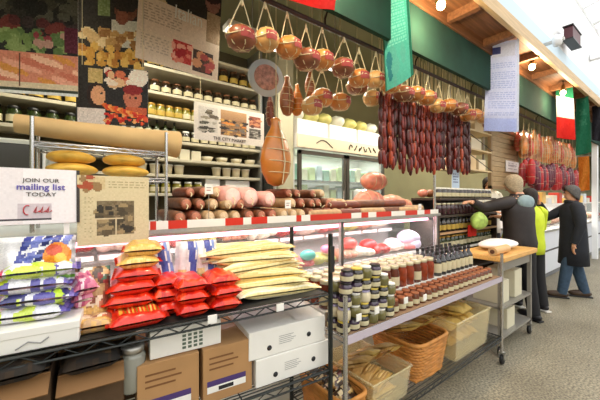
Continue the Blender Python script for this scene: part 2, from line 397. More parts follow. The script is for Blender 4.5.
def line(x0, x1, k, y, z): return [(x0 + (x1 - x0) * i / max(1, k - 1), y, z) for i in range(k)]
row(jar_proto('preserve_jar', DKJAR, BRLID, LAB, .045, .13), line(.62, 1.7, 11, 3.27, 2.55), lambda i: 'dark jar with bronze lid, %s along the shelf under the newspaper poster' % ORD[i], 'dark jars on the upper wall shelf')
row(jar_proto('preserve_jar', OLJAR, GLID, YLAB, .045, .13), line(.5, .84, 5, 3.27, 2.31), lambda i: 'olive green jar with gold lid, %s on the shelf beside the photo board' % ORD[i], 'olive jars on the wall shelf')
row(jar_proto('preserve_jar', OLJAR, GLID, LAB, .045, .13), line(.92, 1.7, 9, 3.27, 2.31), lambda i: 'olive jar with pale label, %s behind the top of the photo board' % ORD[i], 'olive jars behind the photo board')
row(jar_proto('preserve_jar', GRJAR, BLKLID, LAB, .048, .15), line(-.52, .3, 8, 3.27, 2.08), lambda i: 'dark green jar with pale label, %s on the shelf above the kraft paper roll' % ORD[i], 'dark green jars above the paper roll')
row(jar_proto('preserve_jar', DKJAR, GLID, YLAB, .045, .14), line(-.5, .3, 8, 3.27, 2.31), lambda i: 'dark jar with gold lid, %s on the shelf under the prosciutto poster' % ORD[i], 'dark jars under the prosciutto poster')
row(jar_proto('oil_bottle', GRJAR, BLKLID, LAB, .032, .2, kind='bottle', shape='bottle'), line(.48, .8, 5, 3.27, 2.08), lambda i: 'slim green bottle with black cap, %s on the shelf beside the kraft paper roll' % ORD[i], 'oil bottles on the wall shelf')
row(jar_proto('preserve_jar', DKJAR, WLID, LAB, .04, .12), line(.92, 1.7, 9, 3.27, 2.08), lambda i: 'dark jar with white lid, %s behind the foot of the photo board' % ORD[i], 'dark jars behind the photo board')
row(jar_proto('preserve_jar', DKJAR, BRLID, YLAB, .05, .16), line(.6, 1.7, 10, 3.27, 2.8), lambda i: 'dark jar with yellow label, %s on the shelf behind the newspaper poster' % ORD[i], 'jars behind the newspaper poster')
# white cartons, bowls and tubs on the lower wall shelves
CREAM = M('cream_plastic', (214, 204, 176), .45)
def carton(x, z, w, h, label, y=3.24, d=.2, mat=None):
    tag(MB().box(-w / 2, 0, 0, w / 2, d, h).build('carton', mat or M('pale_carton', (214, 208, 182), .7), bevel=.003, loc=(x, y, z)), label, 'carton')
for i, (x, w, h) in enumerate([(.55, .14, .12), (.78, .11, .1), (.9, .1, .11), (1.02, .1, .1)]): carton(x, 1.9, w, h, 'pale carton, %s on the wall shelf below the photo board' % ORD[i])
bowl = tag(MB().lathe([(.03, 0), (.055, .02), (.068, .055), (.062, .055), (.05, .022), (.01, .008)], 18, cap=False).build('bowl', CREAM), 'x', 'bowl')
row(bowl, line(1.15, 1.68, 4, 3.3, 1.9), lambda i: 'cream bowl, %s on the wall shelf below the photo board' % ORD[i], 'cream bowls')
tub = thing('deli_tub', 'x', 'tub'); MB().lathe([(.04, 0), (.048, .09), (.05, .095)], 18).build('cup', CREAM, tub); MB().lathe([(.053, .093), (.053, .102), (.048, .105)], 18).build('lid', WLID, tub)
row(tub, [(x, 3.3, 1.74) for x in (.5, .62, .74, .86, 1.26, 1.38, 1.5, 1.62)], lambda i: 'white deli tub, %s on the lower wall shelf by the brown ham' % ORD[i], 'white deli tubs')
row(jar_proto('preserve_jar', OLJAR, WLID, LAB, .045, .12), line(.5, 1.05, 6, 3.27, 1.55), lambda i: 'jar with white lid, %s on the wall shelf just above the salamis' % ORD[i], 'jars just above the salamis')
carton(1.2, 1.55, .16, .16, 'white carton on the wall shelf just above the mortadella', mat=WHITE); carton(1.5, 1.55, .3, .15, 'long white carton on the wall shelf just above the mortadella', mat=WHITE)

# microwave and white cabinet at the end
mw = thing('microwave_oven', 'white microwave oven with dark door behind the mailing list sign', 'microwave', (-.2, 2.5, 1.562))
MB().box(-.3, 0, 0, .2, .34, .3).build('body', M('off_white_casing', (206, 206, 190), .4), mw, .01)
MB().box(-.27, -.012, .03, .02, 0, .27).build('door', M('dark_oven_door', (60, 58, 52), .15), mw, .006); MB().box(.05, -.012, .03, .18, 0, .27).build('control_panel', M('grey_panel', (178, 176, 160), .4), mw)
MB().tube([(.03, -.03, .06), (.03, -.03, .24)], .008).build('handle', WHITE, mw)
tag(MB().box(-.9, 2.5, 0, .2, 2.84, 1.56).build('back_counter', WHITE, bevel=.008), 'white back counter that carries the microwave', 'counter')

# display fridge at the back
FR = thing('display_fridge', 'white two-door glass display fridge at the back of the shop', 'fridge', (2.15, 2.98, 0))
MB().box(0, 0, 0, 1.75, .06, .7).box(0, 0, 2.12, 1.75, .6, 2.3).box(0, .1, 0, .05, .6, 2.12).box(1.7, .1, 0, 1.75, .6, 2.12).box(0, .55, 0, 1.75, .6, 2.12).build('cabinet', WHITE, FR, .006)
for i, x in enumerate((.04, .88)):
    d = MB(); d.box(x, 0, .72, x + .82, .04, .77).box(x, 0, 2.05, x + .82, .04, 2.1).box(x, 0, .72, x + .045, .04, 2.1).box(x + .775, 0, .72, x + .82, .04, 2.1)
    dd = d.build('door', M('dark_door_frame', (70, 66, 58), .4), FR); MB().box(x + .045, .015, .77, x + .775, .022, 2.05).build('pane', GLASS, dd)
    MB().tube([(x + (.74 if i == 0 else .08), -.03, 1.2), (x + (.74 if i == 0 else .08), -.03, 1.6)], .01).build('handle', CHROME, dd)
for z in (.9, 1.2, 1.45, 1.72): MB().box(.05, .1, z, 1.7, .5, z + .015).build('shelf', CHROME, FR)
lamp('fridge_light', 'AREA', (3.0, 3.2, 2.08), 7, (.95, 1, .95), 1.4, (0, 0, 0), .3)
tp = MB(); fridge_sign = thing('fridge_sign', 'cream sign board with dark script along the top of the fridge', 'sign', (2.95, 2.955, 2.2))
MB().box(-.8, 0, -.07, .8, .02, .09).build('board', CREAM, fridge_sign); DARKINK = M('dark_ink', (52, 44, 38), .8)
g = random.Random(4)
mk = MB()
mk.tube([(-.5 + .04 * i, -.004, .0 + .05 * math.sin(i * .55)) for i in range(8)], .006, 5)
mk.build('script_stroke', DARKINK, fridge_sign); mk = MB()
for i in range(6):
    x = .12 + i * .1; a = g.uniform(.5, 1.5)
    mk.tube([(x + .03 * math.cos(q * a), -.004, .01 + .035 * math.sin(q * .9 + i)) for q in range(6)], .008, 5)
    mk.build('letter', DARKINK, fridge_sign); mk = MB()
pk = [((200, 216, 160), 'pale green'), ((226, 222, 190), 'cream'), ((150, 190, 170), 'mint green'), ((196, 208, 214), 'pale blue')]
for r_, z in enumerate((1.215, 1.465, 1.735)):
    for i in range(12):
        c, nm = pk[(i * 3 + r_) % 4]
        tag(MB().box(-.05, 0, 0, .05, .2, .15 + .03 * ((i + r_) % 3)).build('fridge_packet', M('packet_' + nm.replace(' ', '_'), c, .4), bevel=.008, loc=(2.29 + i * .13, 3.16, z + .003)), '%s packet, %s from the shop end on the %s fridge shelf' % (nm, ORD[i], ('lower', 'middle', 'upper')[r_]), 'packet', 'packets in the display fridge')
# things on top of the fridge
sack_m = M('yellow_green_film', (206, 200, 120), .35, 0, .15, 9, .3); pale_m = M('pale_film', (226, 224, 208), .35, 0, .08, 9, .3)
for i, x in enumerate((2.28, 2.52, 2.76, 3.0, 3.24, 3.5, 3.74)):
    o = MB(); o.ell((0, 0, .092), (.112, .16, .085), wob=.06, seed=i); o.ell((.02, 0, .165), (.04, .04, .03), seed=i)
    tag(o.build('stuffed_bag', sack_m if i % 3 else pale_m, loc=(x, 3.2, 2.5)), 'stuffed %s plastic bag, %s from the shop end on the white cartons' % ('yellow green' if i % 3 else 'pale', ORD[i]), 'bag', 'bags above the fridge')
for i, (x, w) in enumerate(((2.45, .5), (3.0, .52), (3.55, .5))): tag(MB().box(-w / 2, 0, 0, w / 2, .36, .195).build('carton', WHITE, bevel=.004, loc=(x, 3.02, 2.302)), 'white carton, %s from the shop end on top of the display fridge' % ORD[i], 'carton', 'cartons on the fridge')
tag(MB().box(1.9, 3.0, 0, 2.12, 3.5, 3.2).build('pillar_casing', M('pale_panel', (178, 174, 146), .6)), 'pale panel casing between the wall shelves and the fridge', 'panel')
tag(MB().box(1.822, 3.05, 0, 1.88, 3.3, 3.0).build('dark_post', M('dark_post_paint', (44, 46, 42), .5)), 'dark upright post beside the wall shelves', 'post')
sc = thing('deli_scale', 'grey weighing scale with a raised head behind the salamis', 'scale', (1.78, 2.32, 1.2))
MB().box(-.15, -.02, 0, .15, .26, .12).build('scale_base', M('grey_plastic', (90, 90, 88), .4), sc, .012); MB().box(-.13, 0, .122, .13, .24, .135).build('weighing_plate', STEEL, sc); MB().tube([(0, .2, .1), (0, .2, .5)], .018).build('pole', STEEL, sc); MB().box(-.11, .17, .46, .11, .25, .6).build('display', BLKPL, sc, .01)
tag(MB().box(1.3, 2.66, 0, 2.6, 2.9, 1.198).build('work_counter', STEEL, bevel=.004), 'steel work counter behind the deli case', 'counter')
sc.location.y = 2.68
sl = thing('meat_slicer', 'x', 'slicer', (3.2, 2.662, 1.2))
MB().box(-.22, 0, 0, .22, .24, .12).build('slicer_base', STEEL, sl, .02); MB().lathe([(.02, -.02), (.16, -.012), (.16, .012), (.02, .02)], 24, Matrix.Translation((0, .12, .27)) @ Matrix.Rotation(R(90), 4, 'X')).build('blade', CHROME, sl); MB().box(-.1, .18, .1, .1, .28, .42).build('motor_housing', WHITE, sl, .03); MB().box(.1, 0, .14, .2, .1, .3).build('carriage', STEEL, sl, .01)
sl['label'] = 'steel meat slicer with round blade on the counter behind the hams'
tag(MB().box(2.7, 2.66, 0, 3.9, 2.92, 1.198).build('work_counter', STEEL, bevel=.004), 'steel work counter in front of the display fridge', 'counter')

# ================================================================== POSTERS on strings
BLK = (34, 32, 28)
def hang(o, x, y, z, w, top=3.6):
    for s in (-.42, .42): MB().tube([(s * w, .001, 0), (s * w, .001, top - z)], .0018, 5).build('string', STRING, o)
def poster(name, label, cv, bl, br, tv, y, m=PAPER, cat='poster', tilt=0.0, flat=False):
    """foot corners at pixels bl, br and the height tv of the top above bl; the foot is level, so the sheet stands at its own angle"""
    a = at(*bl, y=y); b = at(*br, y=y) if flat else at(*br, z=a.z); c = at(bl[0], tv, y=y)
    w = math.hypot(b.x - a.x, b.y - a.y); h = c.z - a.z; ang = math.atan2(b.y - a.y, b.x - a.x)
    o = thing(name, label, cat, ((a.x + b.x) / 2, (a.y + b.y) / 2, c.z), rot=(0, tilt, 0 if flat else ang))
    sheet('print', cv, w, h, m, o); hang(o, 0, 0, c.z, w); return o, w, h
cv = Canvas(64, 70, BLK)
cv.blobs(0, 0, 1, .3, [(70, 64, 52), (54, 50, 44), (88, 84, 70), (40, 36, 32)], 40, .07, 3).blobs(0, .26, 1, .4, [(120, 52, 46), (90, 40, 40), (60, 46, 44)], 22, .07, 4)
cv.blobs(.02, .38, .9, .56, [(118, 140, 76), (142, 160, 96), (96, 120, 66)], 40, .06, 5).blobs(.5, .38, .85, .5, [(196, 150, 130), (150, 60, 66)], 6, .05, 8).rect(.84, .3, 1, .56, (92, 30, 46), 10)
cv.rect(0, .58, 1, .88, (222, 140, 110))
for i in range(46):
    x = (i * .618) % 1; y = .6 + .27 * ((i * .37) % 1); cv.line(x, y, x + .1, y + .05, .022, [(240, 170, 140), (214, 120, 92), (250, 196, 160), (226, 150, 70)][i % 4])
cv.rect(0, .88, 1, .95, (226, 204, 168)).rect(0, .95, 1, .97, (60, 66, 52)).rect(0, .97, 1, 1, (236, 236, 228)).rect(.345, .6, .36, .93, (110, 70, 50)).noise(6)
poster('hanging_poster', 'wide food poster of sliced prosciutto and green lettuce hanging over the dark jars', cv, (-14, 91), (78, 97), -12, 2.5)
cv = Canvas(44, 48, (46, 40, 34))
cv.rect(.3, .0, .48, .3, (126, 140, 90), 20).ell(.72, .16, .18, .2, (112, 64, 46), 8).ell(.72, .1, .2, .12, (40, 30, 26)).rect(.5, .34, .95, .7, (206, 200, 184), 10).ell(.66, .3, .1, .1, (140, 80, 60))
cv.blobs(.05, .5, .95, .72, [(196, 150, 88), (222, 186, 130), (160, 110, 60), (236, 210, 160)], 44, .07, 11).blobs(.02, .72, 1, .98, [(206, 150, 60), (226, 180, 90), (186, 120, 46)], 46, .06, 12).noise(6)
poster('hanging_poster', 'food poster of a person in white behind a heap of stuffed bread', cv, (78, 66), (144, 70), -8, 2.6)
cv = Canvas(56, 48, (42, 38, 36))
cv.rect(.16, .05, .36, .3, (206, 176, 110), 12).blobs(.42, 0, .95, .3, [(226, 120, 80), (200, 60, 50), (240, 190, 140), (250, 226, 200)], 26, .07, 5).ell(.86, .14, .14, .16, (255, 236, 214), 6)
cv.ell(.27, .5, .13, .22, (46, 26, 18)).ell(.3, .5, .1, .17, (228, 164, 118)).ell(.34, .46, .015, .015, BLK).rect(.02, .72, .4, 1, (232, 214, 200), 8)
cv.ell(.78, .5, .13, .2, (206, 120, 90)).ell(.78, .36, .14, .09, (150, 40, 40)).ell(.74, .5, .015, .015, BLK).ell(.82, .5, .015, .015, BLK).rect(.68, .66, .98, .8, (206, 96, 60), 10)
for i in range(14): cv.line(.38 + .042 * i, .66 + .012 * i, .44 + .042 * i, .72 + .012 * i, .035, [(236, 110, 40), (226, 70, 40), (246, 160, 80)][i % 3])
cv.blobs(.4, .8, .98, .97, [(214, 50, 34), (236, 90, 46), (240, 170, 100)], 26, .04, 9).noise(6)
poster('hanging_poster', 'food poster of two people sharing a long red sandwich above the kraft paper roll', cv, (76, 123), (148, 127), 64, 2.42)
cv = Canvas(64, 72, (228, 208, 186))
cv.rect(.0, .0, .24, .3, (146, 134, 100), 14).rect(.02, .02, .12, .24, (80, 66, 54), 12).rect(.24, 0, .27, .34, (60, 54, 44)).rect(.27, .0, 1, .42, (44, 38, 34), 6).rect(.5, 0, .82, .1, (90, 60, 64), 12)
cv.ell(.88, .14, .1, .13, (150, 104, 92), 8).ell(.86, .08, .12, .08, (60, 36, 36)).rect(.82, .26, 1, .6, (172, 146, 116), 12).line(.0, .3, .3, .36, .02, (206, 180, 140)).rect(0, .36, .82, .7, (230, 208, 188), 3)
cv.rows(.06, .42, .5, .66, 9, (190, 166, 146), .4, 3)
cv.rect(.4, .70, .64, .92, (196, 60, 56), 18).blobs(.4, .72, .62, .9, [(226, 130, 110), (170, 36, 44), (240, 170, 150)], 12, .04, 8).rect(.66, .72, .92, .96, (70, 50, 46), 12).blobs(.68, .76, .92, .94, [(180, 80, 76), (214, 150, 110), (96, 60, 50)], 12, .05, 6).rows(.04, .74, .36, .9, 6, (196, 176, 156), .4, 5).noise(4)
o, w, h = poster('hanging_newspaper', 'large tilted newspaper front poster with a white headline and two small food photos', cv, (141, 61), (222, 80), -42, 2.4, tilt=R(3), flat=True)
text('lettering', 'Italian', h * .2, WHITE, o, (.08 * w, -.002, -.47 * h), (R(90), 0, 0), sx=.62)
cv = Canvas(72, 44, (226, 218, 206))
cv.rect(.06, .1, .3, .78, (206, 200, 190), 8).blobs(.06, .16, .3, .4, [(150, 140, 120), (96, 86, 70)], 8, .05, 2).blobs(.08, .5, .28, .76, [(110, 110, 96), (70, 66, 58), (170, 164, 150)], 18, .04, 3)
cv.rect(.35, .1, .72, .8, (146, 110, 76), 14).grad(.35, .1, .72, .34, (196, 156, 110), (166, 126, 90)).blobs(.36, .36, .72, .78, [(70, 60, 54), (50, 46, 44), (206, 160, 90), (120, 110, 100)], 40, .035, 4).blobs(.38, .44, .7, .54, [(226, 140, 60)], 6, .035, 7)
cv.rect(.77, .14, .95, .46, (150, 86, 66), 16).blobs(.78, .16, .94, .44, [(206, 140, 100), (96, 60, 50)], 8, .04, 5).rect(.77, .5, .95, .8, (104, 100, 92), 16).blobs(.77, .52, .95, .8, [(170, 166, 156), (60, 56, 50)], 12, .03, 6).noise(3)
o, w, h = poster('hanging_board', 'pale display board with old street photographs hanging by the brown ham', cv, (194, 139), (264, 147), 101, 2.62, cat='board')
text('lettering', 'THE CITY MARKET', h * .13, DARKINK, o, (-.02 * w, -.002, -.95 * h), (R(90), 0, 0), sx=.9)
# round salami sign
rs = thing('round_sign', 'round grey rimmed sign with a picture of sliced salami among the hanging cheeses', 'sign', at(266, 78, y=2.05))
MB().lathe([(.0, -.012), (.12, -.012), (.145, -.006), (.145, .006), (.0, .012)], 28, Matrix.Rotation(R(90), 4, 'X')).build('rim', M('pale_grey_rim', (190, 194, 196), .4), rs)
sb = MB(); sb.lathe([(.0, .0125), (.1, .0125), (.1, .0165), (0, .0165)], 26, Matrix.Rotation(R(90), 4, 'X')); sb.build('picture_disc', M('salami_red', (186, 136, 122), .5, 0, .45, 38), rs)
MB().tube([(0, 0, .14), (0, -.2, 3.62 - rs.location.z)], .002, 5).build('string', STRING, rs)
rs.rotation_euler = (0, 0, R(-12))

# ================================================================== CHEESES AND HAMS hanging from the rail
def cheese_proto(skin, seed, r=.092):
    c = thing('hanging_cheese', 'x', 'cheese')
    # origin at the rail; long cords, then a squat body in a net
    MB().lathe([(.012, -.325), (r * .6, -.318), (r * .92, -.29), (r, -.255), (r * .93, -.222), (r * .66, -.196), (r * .3, -.182), (.012, -.178)], 20, None, True, True, .03, seed).build('cheese_body', skin, c)
    m = MB()
    for k in range(6):
        a = k * PI / 3
        m.tube([(.01 * math.cos(a), .01 * math.sin(a), -.172), (r * .5 * math.cos(a), r * .5 * math.sin(a), -.186), (r * 1.02 * math.cos(a + .2), r * 1.02 * math.sin(a + .2), -.24), (r * .8 * math.cos(a + .4), r * .8 * math.sin(a + .4), -.31), (.01, 0, -.328)], .0035, 5)
    m.tube([(r * 1.02 * math.cos(a), r * 1.02 * math.sin(a), -.255 + .01 * math.sin(3 * a)) for a in [i * PI / 8 for i in range(16)]], .0035, 5, True)
    m.build('net', STRING, c)
    f = MB()
    for sx in (-1, 1): f.tube([(sx * r * .86, .0, -.212), (sx * r * .42, 0, -.1), (sx * .006, 0, -.015), (0, 0, .016)], .004, 5)
    f.ell((0, 0, -.03), (.012, .012, .02), 8, 6); f.build('cord', STRING, c)
    lb = MB(); vs = []
    for j in range(3):
        for i in range(5):
            a = -PI / 2 + (i - 2) * .24; q = [r * .99, r * 1.045, r * 1.0][j]; vs.append((q * math.cos(a), q * math.sin(a), -.282 + .03 * j))
    lb.add(vs, [(j * 5 + i, j * 5 + i + 1, j * 5 + i + 6, j * 5 + i + 5) for j in range(2) for i in range(4)], True)
    lb.build('label_patch', M('red_label', (150, 50, 40), .5), c)
    return c
CH1 = M('golden_rind', (192, 122, 56), .38, 0, .3, 14, coat=.25); CH2 = M('brown_rind', (128, 72, 42), .4, 0, .35, 12, coat=.25); CH3 = M('pale_rind', (206, 156, 92), .4, 0, .25, 12, coat=.25)
protos = [cheese_proto(CH1, 3), cheese_proto(CH2, 5, .1), cheese_proto(CH3, 8, .085)]
SKN = ['golden', 'brown', 'pale yellow']; used = [False] * 3
def hang_cheese(x, y, z, k, label, s=1.0):
    r = (random.uniform(-.05, .05), random.uniform(-.05, .05), random.uniform(-.5, .5))
    if not used[k]: o = protos[k]; used[k] = True; o.location = (x, y, z); o.rotation_euler = r; o['label'] = label
    else: o = dup(protos[k], (x, y, z), r, label)
    o.scale = (s, s, s); o['group'] = 'cheeses on the iron rail'; return o
front = [(242, 1), (265, 2), (287, 0), (306, 1), (322, 0), (344, 1), (359, 0), (376, 2), (392, 0), (404, 1), (416, 0), (428, 0), (439, 2), (449, 0), (458, 1), (467, 0), (475, 0), (483, 2), (490, 1)]
for i, (u, k) in enumerate(front):
    x = at(u, 60, y=1.65).x
    hang_cheese(x, 1.65, 2.735 - (.0 if i % 3 else .04), k, '%s netted cheese, %s along the front of the iron rail' % (SKN[k], ORD[i]), .93)
back = [(322, 100, 0), (340, 104, 0), (312, 108, 2), (357, 88, 1), (372, 100, 2)]
for i, (u, v, k) in enumerate(back):
    p = at(u, v, y=1.9); o = hang_cheese(p.x, 1.9, p.z + .27, k, '%s netted cheese, %s in the lower row behind the rail' % (SKN[k], ORD[i]))
    cz = MB().tube([(0, 0, 0), (0, 0, 3.62 - p.z - .27)], .003, 5).build('long_cord', STRING, o); o.rotation_euler.x = o.rotation_euler.y = 0
# hanging hams
def ham_proto(mat, label):
    h = thing('hanging_ham', label, 'ham')
    MB().lathe([(.02, -.62), (.07, -.6), (.115, -.5), (.125, -.4), (.115, -.3), (.08, -.18), (.045, -.1), (.035, -.05), (.045, -.02), (.02, 0)], 18, Matrix.Diagonal((1, .62, 1, 1)), True, True, .06, 2).build('meat', mat, h)
    m = MB()
    for z, r in ((-.5, .118), (-.4, .128), (-.3, .118), (-.19, .085)): m.tube([(r * math.cos(a), .63 * r * math.sin(a), z) for a in [i * PI / 9 for i in range(18)]], .004, 5, True)
    m.tube([(.0, -.06, -.6), (.0, -.083, -.4), (0, -.05, -.15), (0, -.02, -.02)], .004, 5)
    m.build('binding', STRING, h); MB().tube([(0, 0, -.01), (0, 0, .3)], .004, 5).build('cord', STRING, h)
    return h
HAM1 = M('smoked_ham_skin', (196, 118, 40), .32, 0, .25, 8, .2, coat=.3); HAM2 = M('dark_ham_skin', (146, 84, 40), .38, 0, .3, 9, .2, coat=.2); HAM3 = M('speck_skin', (120, 60, 38), .4, 0, .3, 9, .2)
h1 = ham_proto(HAM1, 'large smoked golden brown ham hanging beside the photo board'); p = at(276, 118, y=2.0); h1.location = p; h1.scale = (1.22, 1.1, .86)
h1.rotation_euler = (0, 0, .3)
for i, (u, v, s, mt, l) in enumerate([(287, 76, .55, HAM2, 'small brown ham tied to the cord above the large smoked ham'), (270, 92, .45, HAM3, 'dark small ham with twine just under the round salami sign'), (297, 84, .45, HAM1, 'small golden ham hanging next to the round salami sign'), (310, 70, .4, HAM2, 'small brown ham among the back row of cheeses')]):
    p = at(u, v, y=2.12); o = dup(h1, p, (0, 0, i), l, scale=s)
    for c in kids(o):
        if c.name.startswith('meat'): setcol(c, mt)
for o in [h1] + [o for o in SC.objects if o.name.startswith('hanging_ham.')]:
    z = .3 * o.scale.z; MB().tube([(0, 0, .28), (0, 0, (3.62 - o.location.z) / o.scale.z)], .003, 5).build('long_cord', STRING, o)

# ================================================================== SAUSAGE CURTAIN
def strand_proto(mat, seed, n=5, L=.125, r=.0178):
    g = random.Random(seed); s = thing('hanging_sausage_strand', 'x', 'sausages'); z = -.02
    for i in range(n):
        dx = g.uniform(-.012, .012); cx = g.uniform(-.004, .004)
        MB().tube([(cx, 0, z), (cx + dx * .7, 0, z - L * .08), (cx + dx, 0, z - L * .3), (cx + dx, 0, z - L * .7), (cx + dx * .6, 0, z - L * .92), (cx, 0, z - L)], [.004, r * .75, r, r * 1.02, r * .75, .004], 8).build('sausage_link', mat, s)
        z -= L + .004
    MB().tube([(0, 0, -.02), (0, 0, .45)], .0025, 5).build('cord', STRING, s)
    return s
SA = [M('dry_sausage_red', (112, 30, 20), .35, 0, .4, 40), M('dry_sausage_dark', (72, 20, 16), .38, 0, .4, 40), M('dry_sausage_rust', (158, 62, 30), .35, 0, .4, 40)]
sp = [strand_proto(SA[k], 20 + k) for k in range(3)]; su = [False] * 3; SN = ['dark red', 'nearly black red', 'rust red']; cnt = 0
for rowi, (y, nn) in enumerate(((1.77, 44), (1.86, 40), (1.95, 36))):
    for i in range(nn):
        k = random.choice((0, 0, 1, 1, 2)); x = 1.245 * y + 1.0 * y * (i + random.uniform(.3, .7)) / nn; z = 2.49 + (.0 if rowi == 0 else .03 * rowi) + random.uniform(-.03, .05) + .04 * (x - 2.2) / 1.7
        lab = '%s sausage strand, %s from the fridge end in the curtain\'s %s row' % (SN[k], ORD[i], ('front', 'middle', 'rear')[rowi])
        ro = (random.uniform(-.03, .03), random.uniform(-.05, .05), random.uniform(-1, 1))
        if not su[k]: o = sp[k]; su[k] = True; o.location = (x, y, z); o['label'] = lab; o.rotation_euler = ro
        else: o = dup(sp[k], (x, y, z), ro, lab)
        o['group'] = 'dried sausage strands'; o.scale = (1.05, 1.05, random.uniform(1.02, 1.14))

# ================================================================== DELI CASE
ZC = 1.338
CASE_W = M('case_enamel', (226, 224, 216), .35)
dc = thing('deli_case', 'long glass fronted deli case with red and white tape along its edge', 'display case', (-1.25, 1.75, 0)); LX = 4.44
MB().box(0, .0, 0, LX, .74, .82).build('plinth', CASE_W, dc, .01)
MB().box(0, .06, .82, LX, .74, .9).build('deck', STEEL, dc)
MB().add([(0, 0, .84), (LX, 0, .84), (LX, .0, 1.31), (0, .0, 1.31)], [(0, 1, 2, 3)]).build('front_glass', GLASS, dc)
MB().box(0, -.02, 1.322, LX, .7, 1.336).build('top_glass', M('frosted_top_glass', (214, 222, 220), .2), dc)
MB().box(0, -.03, 1.31, LX, -.005, 1.334).build('front_rail', STEEL, dc)
MB().box(0, .66, .9, LX, .7, 1.32).build('rear_panel', M('rear_sliding_panel', (214, 208, 204), .3), dc)
for x in (.0, 1.5, 2.96, LX - .03): MB().box(x, .0, .84, x + .03, .03, 1.32).build('post', STEEL, dc)
MB().box(0, .36, 1.12, LX, .66, 1.128).build('inner_shelf', GLASS, dc); PINKT = M('pink_lit_tube', (255, 176, 200), .4, emit=3.2)
MB().tube([(.05, .1, 1.268), (LX - .05, .1, 1.268)], .016, 8).build('lamp_tube', PINKT, dc); MB().box(0, .06, 1.285, LX, .16, 1.31).build('lamp_housing', WHITE, dc)
for i in range(3): lamp('case_light', 'AREA', (-.4 + i * 1.5, 1.9, 1.25), 7, (1, .8, .84), 1.3, (R(12), 0, 0), .08)
# tape with red and white blocks
tape = MB(); RED = lin((206, 48, 30)); WHT = lin((240, 236, 228)); edges = [141, 150, 156, 168, 187, 225, 243, 251, 267, 296, 301, 310, 351, 361, 368, 376, 391, 405, 417, 424, 430, 438]
xs = [at(u, 217, y=1.72).x + 1.25 for u in edges]
for i in range(len(xs) - 1):
    c = RED if i % 2 else WHT
    tape.add([(xs[i], -.034, 1.333), (xs[i + 1], -.034, 1.333), (xs[i + 1], -.034, 1.378), (xs[i], -.034, 1.378), (xs[i], -.031, 1.333), (xs[i + 1], -.031, 1.333), (xs[i + 1], -.031, 1.378), (xs[i], -.031, 1.378)], [(0, 1, 2, 3), (7, 6, 5, 4), (3, 2, 6, 7), (0, 4, 5, 1)], False, [c] * 4)
tape.build('price_strip', GLOSSY, dc)
pp = at(436, 200, y=1.78); pp.x = min(pp.x, 3.17); MB().tube([(pp.x + 1.25, .03, .8), (pp.x + 1.25, .03, 1.75)], .014, 8).build('end_pole', CHROME, dc)
for u, v, l in ((209, 184, 'small white price card standing in the salamis below the deli tubs'), (288, 200, 'small white price card standing between the mortadella and the long salamis'), (420, 204, 'small white price card at the far end of the long salamis')):
    p = at(u, v, y=1.775); o = thing('price_card', l, 'price card', (p.x, 1.775, p.z)); sheet('card', Canvas(10, 12, (236, 232, 224)).rect(.2, .3, .8, .45, (120, 110, 110)).rect(.2, .6, .7, .7, (150, 60, 60)), .05, .06, PAPER, o); MB().tube([(0, .004, -.05), (0, .004, ZC + .001 - p.z)], .002, 5).build('pin', CHROME, o)
# meat and salads inside the case
g = random.Random(12)
TRAYC = [((222, 120, 116), 'pink sliced ham'), ((238, 214, 196), 'pale turkey'), ((176, 52, 44), 'red cured meat'), ((240, 230, 206), 'white cheese'), ((206, 150, 120), 'roast pork'), ((196, 196, 110), 'olive salad')]
for r_, (y, z) in enumerate(((1.86, .905), (2.16, 1.13))):
    n_ = 13 if r_ == 0 else 12
    for i in range(n_):
        c, nm = TRAYC[(i * 5 + r_ * 2) % 6]; x = -.1 + i * .255 + .06 * r_
        t = thing('meat_tray', '%s on a white tray, %s along the deli case %s' % (nm, ORD[i], ('deck', 'inner shelf')[r_]), 'tray', (x, y - .03 * r_, z), group='trays in the deli case')
        MB().box(-.115, 0, 0, .115, .26, .012).box(-.115, 0, .012, .115, .008, .03).box(-.115, .252, .012, .115, .26, .03).build('tray', WHITE, t, .002)
        mt = M('deli_' + nm.replace(' ', '_'), c, .35, 0, .22, 30, .2)
        for q in range(5):
            MB().ell((-.08 + .04 * q, .13 + g.uniform(-.02, .02), .068 + g.uniform(0, .02)), (.045, .1, .035 + g.uniform(0, .02)), wob=.08, seed=q + i, rot=(0, g.uniform(-.4, .4), g.uniform(-.3, .3))).build('meat_piece', mt, t)
# white butcher paper and bags heaped at the far end of the case
for i, (u, v, y, r, c, l) in enumerate([(372, 246, 1.95, .1, (214, 40, 40), 'red wrapped packet inside the case above the amber jars'), (352, 244, 1.95, .09, (226, 90, 80), 'red and pink packet inside the case beside the lamp post'), (396, 244, 1.98, .1, (240, 226, 228), 'white wrapped packet in the case above the amber jars'), (312, 256, 1.84, .07, (70, 170, 150), 'teal bag inside the case behind the pale pasta'), (412, 238, 1.95, .14, (230, 220, 244), 'big white paper parcel at the end of the case'), (432, 246, 1.9, .1, (226, 216, 240), 'smaller white paper parcel at the end of the case'), (331, 250, 1.86, .06, (222, 120, 150), 'pink packet in the case beside the teal bag')]):
    p = at(u, v, y=y); tag(MB().ell((0, 0, 0), (r, r * .8, r * .62), wob=.07, seed=i).build('wrapped_packet', M('wrap_%s' % ['red', 'coral', 'white', 'teal', 'lilac', 'pale_lilac', 'pink'][i], c, .3, 0, .12, 12, .3), loc=(min(p.x, 3.14 - r), y + .05, max(p.z, .925 + r * .64))), l, 'packet')

